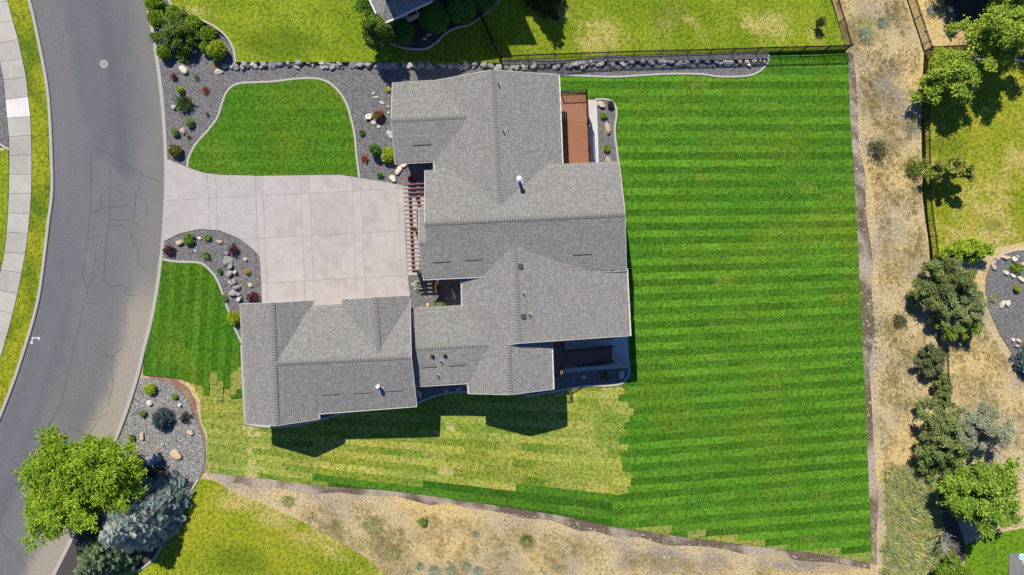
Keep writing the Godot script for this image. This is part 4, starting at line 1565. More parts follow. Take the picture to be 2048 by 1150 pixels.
func build_lawns() -> void:
	var lime_a := Color(0.195, 0.288, 0.014)
	var lime_b := Color(0.275, 0.35, 0.022)
	var straw := Color(0.58, 0.46, 0.17)
	var north := [[318, -60], [330, -20], [341, 5], [361, 18], [386, 33], [421, 48], [451, 70], [468, 98], [471.5, 124], [600, 124], [760, 124], [900, 126], [1000, 126], [1000, 120], [1057, 118.5], [1210, 112.5], [1370, 108.5], [1537, 103.5], [1692, 99], [1661, 0], [1645, -60]]
	structure("lawn", sheet(gpoly(north, 0.4), 0.42, 13.0, lawn_paint(lime_a, lime_b, straw, [[1195, 70, 75, 60], [1375, 55, 85, 55], [1520, 60, 75, 50], [1120, 20, 50, 40], [1650, 70, 50, 40], [400, 35, 60, 20]], [[560, 90, 120, 40], [1330, 30, 60, 50], [900, 100, 150, 60]]), 0.6), M.lawn, "neighbour's yellow-green lawn above the boulder wall", "lawn")
	structure("lawn", sheet(gpoly([[400, 957], [430, 962], [460, 982], [520, 1006], [580, 1031], [640, 1061], [690, 1090], [740, 1120], [775, 1150], [800, 1230], [150, 1230], [215, 1148], [262, 1145], [292, 1132], [312, 1110], [330, 1075], [364, 1010], [378, 988]]), 0.07, 13.0, lawn_paint(Color(0.245, 0.31, 0.016), Color(0.345, 0.365, 0.024), straw, [[560, 1030, 70, 34], [640, 1065, 80, 42], [700, 1100, 80, 44], [760, 1140, 70, 40], [480, 1000, 70, 28]], [[480, 1120, 70, 40]]), 0.05), M.lawn, "yellow-green lawn below the dry strip beside the spruces", "lawn")
	structure("lawn", sheet(gpoly([[1851, 106], [1846, 156], [1844, 243], [1847, 400], [1857, 474], [1862, 522], [1900, 525], [1955, 512], [1985, 495], [2060, 480], [2140, 470], [2140, 124], [2048, 124], [2010, 117], [1985, 117], [1940, 120], [1900, 108]]), 0.05, 13.0, lawn_paint(Color(0.26, 0.31, 0.016), Color(0.38, 0.37, 0.036), straw, [[1990, 400, 90, 60], [1900, 450, 60, 60], [2000, 470, 80, 40], [1870, 300, 30, 80], [2030, 330, 50, 60]], [[1985, 452, 30, 16], [1890, 290, 60, 30]]), 0.04), M.lawn, "patchy yellow lawn behind the black fence on the east", "lawn")
	structure("lawn", sheet(gpoly([[1930, 1090], [1970, 1075], [2015, 1062], [2140, 1040], [2140, 1220], [1930, 1220]]), 0.05, 13.0, lawn_paint(Color(0.09, 0.24, 0.012), Color(0.16, 0.30, 0.015), straw, []), 0.04), M.lawn, "green grass around the grey patio slab", "lawn")
	structure("lawn", sheet(gpoly([[1905, 585], [1935, 580], [1955, 620], [1960, 660], [1930, 690], [1900, 680]]), 0.02, 13.0, lawn_paint(Color(0.22, 0.27, 0.03), Color(0.33, 0.32, 0.06), straw, [])), M.lawn, "small patch of green grass under the scrub tree", "lawn")
	var verge := [[6, -82], [12, -38], [18, 3], [28.5, 43], [39, 80], [47, 118], [55, 155], [59, 194.5], [63, 233.5], [65, 271], [66, 310], [66, 349], [65, 387], [62, 427], [58.5, 467], [53, 507], [46, 545.6], [37.6, 587], [28, 627], [17, 668], [6, 706], [-6, 744], [-20, 784]]
	var strip := gpoly(shifted(verge, 0.6))
	strip.append_array(gpoly(shifted(flipped(KERB_WEST.slice(0, 14)), -6.5)))
	structure("grass_verge", sheet(strip, 0.13, 13.0, func(x: float, z: float) -> Color:
		var n := noise_a.get_noise_2d(x * 1.8, z * 1.8) + 0.5 * noise_b.get_noise_2d(x * 2.6, z * 2.6)
		return Color(0.125, 0.21, 0.012).lerp(Color(0.33, 0.35, 0.02), smoothstep(-0.45, 0.35, n)), 0.05), M.lawn, "narrow grass verge between sidewalk and street", "grass")
	structure("lawn", sheet(gpoly([[-90, 307], [19, 300], [20, 350], [19, 388], [17.4, 426], [14.5, 464.6], [10.4, 504], [3, 540], [-5, 580], [-90, 640]]), 0.14, 13.0, lawn_paint(lime_a, lime_b, straw, []), 0.05), M.lawn, "edge of a green lawn beyond the sidewalk", "lawn")

	# sod laid in rows: east of the house
	var back := Node3D.new()
	back.name = "back_lawn"
	add_child(back)
	tag(back, "new bright green sod laid in long strips behind the house", "lawn", "", "structure")
	var east := gpoly([[1100, 149.5], [1165, 151.5], [1230, 154], [1290, 150.5], [1340, 148], [1400, 148.5], [1440, 153.5], [1490, 153], [1516, 146], [1533, 131], [1538, 118], [1538, 105], [1692, 100], [1695, 105], [1700, 250], [1706, 330], [1715, 480], [1722, 640], [1730, 800], [1738, 1000], [1743, 1125], [1620, 1105], [1480, 1088], [1330, 1068], [1225, 1053], [1225, 786], [1245, 770], [1240, 735], [1236, 400], [1236, 330], [1233, 292], [1230, 260], [1234, 226], [1229, 207], [1216, 198], [1175, 197], [1175, 184], [1100, 184]])
	var rows := []
	for k in 84:
		var y := 92.0 + 14.2 * k
		rows.append([1250.0, y, -0.078 * smoothstep(260.0, 980.0, y)])
	var jag := []
	for k in 100: jag.append(rng.randf_range(-16.0, 20.0))
	var green := func(x: float, z: float, k: int, x0: float) -> Color:
		var p := to_px(x, z)
		var n := noise_a.get_noise_2d(x * 0.9, z * 0.9)
		var c := Color(0.110, 0.282, 0.019) if k % 2 == 0 else Color(0.064, 0.190, 0.012)
		c = c * rng.randf_range(0.9, 1.1) * (1.0 + 0.2 * noise_c.get_noise_2d(x * 1.3 + k * 9.0, k * 13.0))
		c = c.lerp(Color(0.17, 0.235, 0.018), 0.3 * smoothstep(0.05, 0.5, n) + 0.05 * rng.randf())
		if rng.randf() < 0.012: c = c.lerp(Color(0.26, 0.30, 0.05), 0.3)
		if p.y > 1125.0 - (1743.0 - p.x) * 0.137 - 13.0 and rng.randf() < 0.7: c = c.lerp(Color(0.36, 0.36, 0.09), 0.75)
		return c
	# rows south of the house start at a ragged seam against the pale sod
	var upper := east
	var ragged := []
	for k in range(rows.size() - 1):
		var y: float = rows[k][1]
		if y > 770.0:
			var x: float = 1250.0 + jag[k] - clampf((y - 960.0) * 0.1, 0.0, 12.0)
			ragged.append([x, y + 0.5])
			ragged.append([x, rows[k + 1][1] - 0.5])
	var cutter := [[1262, 770]]
	cutter.append_array([])
	var notch := [[1180, 776]]
	notch.append_array([[1262, 776]])
	notch.append_array(ragged.filter(func(q): return q[1] < 1000.0))
	notch.append_array([[1180, 1000]])
	var parts := Geometry2D.clip_polygons(upper, gpoly(notch, 0.08))
	var region: PackedVector2Array = parts[0]
	for q in parts:
		if q.size() > region.size(): region = q
	sod(back, region, rows, 37.0, green, 300, 0.085, true, [1090.0, 1760.0])
	# south side: older, sun-bleached sod, with one green band along its lower edge
	var side := Node3D.new()
	side.name = "side_lawn"
	add_child(side)
	tag(side, "sun-bleached yellowish sod strips south of the house", "lawn", "", "structure")
	var south := gpoly([[362, 757], [386, 771], [401, 800], [402, 840], [415, 868], [414, 945], [530, 957], [650, 972], [760, 979], [880, 994], [1010, 1013], [1130, 1033], [1240, 1056], [1262, 1056], [1285, 1050], [1285, 776], [1252, 765], [1220, 773], [1180, 773], [1140, 778], [1100, 786], [1060, 792], [940, 787], [920, 785], [885, 789], [860, 797], [835, 808], [760, 815], [700, 826], [650, 836], [620, 845], [570, 854], [520, 853], [492, 849], [488, 772]])
	var rows2 := []
	for k in 26:
		var y := 742.0 + 14.2 * k
		rows2.append([800.0, y, lerpf(0.03, 0.135, smoothstep(780.0, 1010.0, y))])
	var pale := func(x: float, z: float, k: int, x0: float) -> Color:
		var p := to_px(x, z)
		var c := Color(0.385, 0.425, 0.078) if k % 2 == 0 else Color(0.245, 0.325, 0.042)
		if rng.randf() < 0.2: c = c.lerp(Color(0.48, 0.45, 0.12), rng.randf_range(0.2, 0.6))
		if rng.randf() < 0.10: c = c.lerp(Color(0.15, 0.25, 0.025), 0.5)
		c = c.lerp(Color(0.14, 0.24, 0.02), 0.45 * smoothstep(0.05, 0.5, noise_a.get_noise_2d(x * 0.8 + 5.0, z * 0.8)))
		if p.x < 500.0: c = c.lerp(Color(0.31, 0.33, 0.075), 0.4)
		if p.x > 1080.0: c = c.lerp(Color(0.50, 0.47, 0.12), 0.4 * rng.randf())
		if p.x > 645.0 and p.y > 950.0 + (p.x - 650.0) * 0.073 + 4.0 * sin(p.x): c = (Color(0.088, 0.225, 0.018) if k % 2 == 0 else Color(0.046, 0.145, 0.010)) * rng.randf_range(0.9, 1.12)
		return c * rng.randf_range(0.95, 1.05)
	sod(side, south, rows2, 44.0, pale, 300, 0.045, true, [340.0, 1290.0])
	# front lawns
	var isle := Node3D.new()
	isle.name = "front_lawn"
	add_child(isle)
	tag(isle, "green front lawn in a wavy concrete edging above the driveway", "lawn", "", "structure")
	var fi := gpoly(catmull([[376, 334], [379, 315], [393, 289], [416, 263], [436, 236], [446, 206], [456, 183], [476, 169], [510, 166], [550, 164], [590, 159], [630, 158], [654, 165], [674, 181], [691, 206], [702, 240], [709, 275], [712, 310], [718, 355]]) + [[680, 349], [520, 351], [440, 349], [410, 345]])
	var rows3 := []
	for k in 18: rows3.append([500.0, 150.0 + 14.0 * k, -0.01])
	sod(isle, fi, rows3, 46.0, func(x: float, z: float, k: int, x0: float) -> Color:
		var c := Color(0.096, 0.225, 0.015) if k % 2 == 0 else Color(0.080, 0.20, 0.012)
		c = c * rng.randf_range(0.97, 1.03)
		return c.lerp(Color(0.17, 0.265, 0.018), 0.35 * smoothstep(0.0, 0.5, noise_a.get_noise_2d(x * 1.5, z * 1.5))), 300, 0.15, true, [370.0, 725.0])
	var west := Node3D.new()
	west.name = "front_lawn_001"
	add_child(west)
	tag(west, "green front lawn of upright sod rows between street and garage", "lawn", "", "structure")
	var fw := gpoly([[325.5, 520], [350, 523], [370, 524], [395, 525], [410, 531], [425, 546], [435, 561], [447, 591], [457, 621], [470, 656], [483, 684], [487, 772], [487, 795], [462, 797], [461, 775], [448, 774], [447, 800], [434, 801], [433, 768], [420, 767], [419, 790], [406, 791], [405, 770], [380, 764], [362, 757], [287, 749], [292, 703], [306, 650], [317, 590], [324, 540]])
	var rows4 := []
	for k in 18: rows4.append([280.0 + 13.6 * k, 600.0, -0.06])
	sod(west, fw, rows4, 46.0, func(x: float, z: float, k: int, x0: float) -> Color:
		var p := to_px(x, z)
		var c := Color(0.088, 0.22, 0.014) if k % 2 == 0 else Color(0.060, 0.172, 0.010)
		c = c * rng.randf_range(0.95, 1.05)
		if p.y > 750.0 and rng.randf() < 0.6: c = c.lerp(Color(0.33, 0.35, 0.09), 0.8)
		return c.lerp(Color(0.20, 0.28, 0.02), 0.45 * smoothstep(0.05, 0.5, noise_a.get_noise_2d(x * 1.5 + 30.0, z * 1.5))), 300, 0.13, false, [505.0, 800.0])

# ---------------------------------------------------------------- beds, patios, edgings
func build_beds() -> void:
	var white := plain(Color.WHITE)
	structure("gravel_bed", sheet(gpoly([[290, -60], [298, 0], [311, 70], [322, 140], [330, 210], [335, 280], [336, 319], [380, 338], [720, 358], [806, 373], [860, 375], [1000, 375], [1060, 300], [1118, 150], [1165, 151.5], [1230, 154], [1290, 150.5], [1340, 148], [1400, 148.5], [1440, 153.5], [1490, 153], [1516, 146], [1533, 131], [1538, 118], [1538, 104], [1370, 108], [1057, 118], [1000, 124], [471, 124], [468, 98], [450, 70], [420, 48], [385, 33], [360, 18], [340, 5], [330, -20], [320, -60]]), 0.1, 2.6, white, 0.1), M.gravel, "dark grey gravel bed running round the north side of the house", "gravel")
	structure("gravel_bed", sheet(gpoly([[1000, 121], [1057, 119], [1210, 113], [1370, 108.8], [1535.5, 103.8], [1536, 117], [1450, 120], [1370, 120], [1250, 122], [1150, 124], [1060, 130], [1003, 129]], 0.4), 0.435, 2.6, white, 0.5), M.gravel, "grey gravel strip under the black fence above the boulders", "gravel")
	structure("gravel_bed", sheet(gpoly([[329, 481], [360, 468.5], [400, 459.5], [440, 462], [480, 478], [510, 502], [520, 515], [525, 560], [528, 660], [500, 660], [500, 850], [490, 850], [487, 772], [484, 685], [470, 656], [457, 621], [447, 591], [435, 561], [425, 546], [410, 531], [395, 525], [370, 524], [326, 520]]), 0.1, 2.6, white, 0.1), M.gravel, "dark gravel bed with boulders below the driveway mouth", "gravel")
	structure("gravel_bed", sheet(gpoly([[813, 520], [945, 520], [945, 640], [822, 640], [821, 606], [815, 546]]), 0.1, 2.6, white, 0.1), M.gravel, "shaded gravel courtyard between the garage and the entry", "gravel")
	var pale: StandardMaterial3D = M.gravel.duplicate()
	pale.albedo_color = Color(1.16, 1.15, 1.12).linear_to_srgb()
	structure("gravel_bed", sheet(gpoly([[284, 756], [310, 758], [340, 768], [365, 785], [380, 810], [392, 840], [405, 870], [411, 900], [408, 935], [400, 956], [376, 990], [362, 1010], [330, 1010], [225, 905], [246, 862], [266, 805]]), 0.09, 3.4, white, 0.1), pale, "pale grey cobble gravel bed at the corner by the street", "gravel")
	structure("mulch_bed", sheet(gpoly([[330, 935], [370, 960], [392, 965], [362, 1010], [332, 1072], [314, 1108], [292, 1130], [262, 1143], [200, 1150], [98, 1180], [154, 1060], [222, 905], [280, 930]]), 0.105, 4.0, white, 0.1), M.mulch, "dark mulch bed under the spruces and the lime tree", "mulch")
	structure("gravel_bed", sheet(gpoly([[1190, 199], [1215, 199.5], [1228, 208], [1232.5, 227], [1229, 260], [1232, 292], [1237, 330], [1240, 360], [1190, 360]]), 0.1, 2.6, white, 0.1), M.gravel, "small gravel bed with boulders beside the east patio", "gravel")
	structure("gravel_bed", sheet(gpoly([[1060, 735], [1258, 720], [1257, 750], [1245, 766], [1220, 771.5], [1180, 771.5], [1140, 776.5], [1100, 784.5], [1060, 790]]), 0.1, 2.6, white, 0.1), M.gravel, "shaded gravel bed south of the deck stairs", "gravel")
	structure("gravel_bed", sheet(gpoly([[820, 750], [950, 745], [945, 785], [920, 783], [885, 787], [860, 795], [834, 807]]), 0.1, 2.6, white, 0.1), M.gravel, "shaded gravel pocket in the recess of the south wall", "gravel")
	structure("gravel_bed", sheet(gpoly([[500, 835], [640, 822], [700, 810], [830, 800], [832, 812], [720, 821], [681, 827], [636, 840], [592, 850], [554, 854], [520, 852], [500, 849]]), 0.1, 2.6, white, 0.1), M.gravel, "thin gravel strip along the south garage wall", "gravel")
	structure("gravel_bed", sheet(gpoly([[-90, 60], [1, 112], [9, 161], [12.5, 200], [16, 237], [18, 272], [18.5, 297], [0, 292], [-90, 280]]), 0.1, 2.6, white, 0.1), M.gravel, "dark gravel bed beyond the sidewalk", "gravel")
	structure("gravel_bed", sheet(gpoly([[1970, 580], [1972, 553], [1980, 531], [1992, 522], [2002, 511], [2022, 503], [2048, 500], [2140, 500], [2140, 860], [2046, 742], [2023, 706], [1998, 667], [1978, 622]]), 0.08, 2.6, white, 0.1), M.gravel, "dark gravel bed in the east neighbour's yard", "gravel")
	structure("mulch_bed", sheet(gpoly([[1885, -60], [1890, 20], [1935, 60], [1960, 116], [1985, 117], [2010, 116], [2048, 122], [2140, 135], [2140, -60]]), 0.06, 4.0, white, 0.1), M.mulch, "dark mulch bed in the shade of the corner trees", "mulch")
	structure("mulch_bed", sheet(gpoly([[762, 40], [768, 81], [794, 92], [820, 97], [838, 98], [857, 95], [875, 82], [887, 70], [903, 59], [922, 53], [939, 49], [963, 33], [983, 16], [1000, 0], [1010, -40], [762, -40]], 0.4), 0.44, 4.0, white, 0.1), M.mulch, "dark mulch bed along the neighbour's house", "mulch")
	structure("mulch_bed", sheet(gpoly([[1870, 930], [1890, 960], [1930, 1090], [1930, 1120], [1900, 1140], [1868, 1120], [1862, 1040]]), 0.05, 4.0, white), M.mulch, "dark litter under the big east tree", "mulch")
	# patios
	structure("patio", sheet(gpoly([[1100, 201], [1193, 201], [1198, 345], [1100, 345]]), 0.13, 4.0, patchy(Color(0.66, 0.65, 0.63), Color(0.60, 0.59, 0.57), 2.0), 0.1), M.concrete, "pale concrete patio strip under the raised deck", "patio")
	structure("patio", sheet(gpoly([[1070, 600], [1252, 600], [1258, 731], [1070, 745]]), 0.13, 4.0, patchy(Color(0.66, 0.65, 0.63), Color(0.60, 0.59, 0.57), 2.0), 0.1), M.concrete, "shaded concrete patio at the foot of the stairs", "patio")
	structure("patio", sheet(gpoly([[2016, 1106], [2140, 1104], [2140, 1230], [2017, 1230]]), 0.12, 4.0, patchy(Color(0.26, 0.26, 0.265), Color(0.22, 0.22, 0.225), 2.0), 0.1), M.concrete, "plain grey slab in the lower east corner", "patio")
	structure("walkway", sheet(gpoly([[806, 373], [860, 372], [866, 548], [816, 551], [812, 460]]), 0.145, 4.0, patchy(Color(0.50, 0.465, 0.45), Color(0.46, 0.42, 0.41), 2.0), 0.1), M.concrete, "concrete front walk under the pergola", "walkway")
	# poured edgings
	for e in [["curving concrete edging round the wavy front lawn", [[375, 334], [378, 315], [392, 288], [415, 262], [435, 235], [445, 205], [455, 182], [475, 168], [510, 165], [550, 163], [590, 158], [630, 157], [655, 164], [675, 180], [692, 205], [703, 240], [710, 275], [713, 310], [719, 355]], 0.12],
			["concrete edging between the lower gravel bed and the front lawn", [[326, 519], [350, 523], [370, 524], [395, 525], [410, 531], [425, 546], [435, 561], [447, 591], [457, 621], [470, 656], [484, 686]], 0.1],
			["concrete edging of the shrub bed at the neighbour's corner", [[328, -25], [340, 5], [360, 18], [385, 33], [420, 48], [450, 70], [467, 98], [471, 125]], 0.42],
			["long wavy concrete edging below the boulder wall", [[1040, 151], [1085, 148], [1118, 150], [1165, 152], [1230, 154], [1290, 150.5], [1340, 148], [1400, 148.5], [1440, 153.5], [1490, 152.5], [1515, 145.5], [1532, 130.5], [1537, 118], [1536.5, 104]], 0.1],
			["concrete edging round the small bed by the east patio", [[1190, 199], [1215, 199.5], [1228.5, 208], [1233, 227], [1229.5, 260], [1232.5, 292], [1238, 332]], 0.1],
			["concrete edging of the shaded bed by the stairs", [[1050, 792], [1100, 784.5], [1140, 776.5], [1180, 771.5], [1220, 771.5], [1245, 766], [1256.5, 750], [1258.5, 733]], 0.1],
			["concrete edging across the recess of the south wall", [[833, 807], [860, 795.5], [885, 787.5], [920, 783.5], [945, 785]], 0.1],
			["concrete edging along the south garage wall", [[490, 846], [520, 852.5], [554, 854], [592, 850], [636, 840.5], [681, 827.5], [720, 821], [800, 814]], 0.1],
			["concrete edging along the west garage wall", [[483, 690], [485, 740], [488, 800], [491, 846]], 0.1],
			["dark edging of the mulch bed by the yellow lawn", [[396, 960], [377, 989], [362, 1011], [348, 1040], [331, 1073], [313, 1109], [292, 1131], [262, 1144], [215, 1149], [150, 1165]], 0.1],
			["concrete edging curving round the neighbour's mulch bed", [[766, 79], [794, 92], [820, 97.5], [838, 98.5], [857, 95.5], [875, 82.5], [887, 70.5], [903, 59.5], [922, 53], [939, 49], [963, 33], [983, 16], [1002, -4]], 0.42],
			["concrete edging of the east neighbour's gravel bed", [[1983, 530], [1992, 521], [2002, 511], [2022, 503], [2048, 499.5], [2100, 502]], 0.08],
			["pale edging of the shaded mulch bed by the corner trees", [[1945, 120], [1985, 117.5], [2010, 116.5], [2048, 123], [2100, 134]], 0.07],
			["pale edging beyond the sidewalk", [[-30, 292], [0, 290], [10, 295], [19, 299]], 0.12]]:
		var o := obj("concrete_edging", ribbon(e[1], 0.17, e[2], 0.06, M.edging), M.edging)
		tag(o, e[0], "edging")
	# stepping slabs and the lid set in the gravel
	tag(obj("meter_cover", bar_mesh(G(350.5, 286, 0.13), G(364, 286, 0.13), 0.46, 0.05), M.meter), "flat grey rectangular meter cover lying in the dark gravel", "meter cover")
	var box := thing("utility_box", "grey metal box with a pale lid beside the lime tree", "utility box", G(314, 915, 0.08))
	obj("cabinet", bar_mesh(Vector3(0, 0, 0), Vector3(0, 0.62, 0), 0.95, 0.6, Vector3(0.5, 0, 1)), M.iron, box)
	obj("lid", bar_mesh(Vector3(0, 0.62, 0), Vector3(0, 0.69, 0), 1.02, 0.68, Vector3(0.5, 0, 1)), M.lead, box)
	var sign := thing("yard_sign", "small blue-white yard sign under the weeping shrub", "sign", G(394, 106, 0.1))
	obj("stake", bar_mesh(Vector3(0, -0.1, 0), Vector3(0, 0.4, 0), 0.03, 0.03, Vector3.FORWARD), M.lead, sign)
	obj("panel", bar_mesh(Vector3(-0.16, 0.42, 0), Vector3(0.16, 0.42, 0), 0.3, 0.03, Vector3(0, 1, -0.7)), M.steel, sign)
	var dish := thing("dish", "small oval dish with a pale green rim on the grey slab", "dish", G(2043, 1113, 0.13))
	obj("rim", cyl(0.26, 0.3, 0.07, 20), mat(Color(0.55, 0.72, 0.5), 0.5), dish).position.y = 0.035
	obj("basin", cyl(0.2, 0.2, 0.02, 20), mat(Color(0.35, 0.6, 0.75), 0.3), dish).position.y = 0.075
	obj("handle", bar_mesh(Vector3(0.05, 0.04, 0.2), Vector3(0.12, 0.04, 0.6), 0.09, 0.04), mat(Color(0.6, 0.7, 0.45), 0.5), dish)

func build_fences() -> void:
	fence("long black metal picket fence above the gravel and boulders", [[1003, 122], [1056, 119.5], [1161, 115.5], [1266, 111.8], [1374, 109.3], [1463, 106.6], [1558, 103.6], [1648, 101.5], [1691, 100]], 2.08, 1.22, 0.43, M.black)
	fence("black metal fence climbing beside the neighbour's dry strip", [[1691, 100], [1676, 48], [1660, -8], [1650, -50]], 2.1, 1.22, 0.1, M.black)
	fence("black metal fence running from the neighbour's house to the boulders", [[1003, 122], [986, 88], [964, 40], [950, 8]], 2.1, 1.22, 0.43, M.black)
	fence("black metal fence along the east yard beside the dry field", [[1810, -10], [1843.5, 91], [1848, 104], [1845, 156], [1842.5, 243], [1844, 330], [1846, 400], [1851, 443], [1856, 474], [1860, 521]], 2.2, 1.22, 0.0, M.black)
	fence("short black metal fence joining at the corner trees", [[1848, 103], [1925, 100], [1985, 98]], 2.2, 1.22, 0.0, M.black)
	fence("black metal fence half hidden in the dark scrub", [[1860, 521], [1868, 600], [1878, 700], [1884, 812]], 2.2, 1.22, 0.0, M.black)

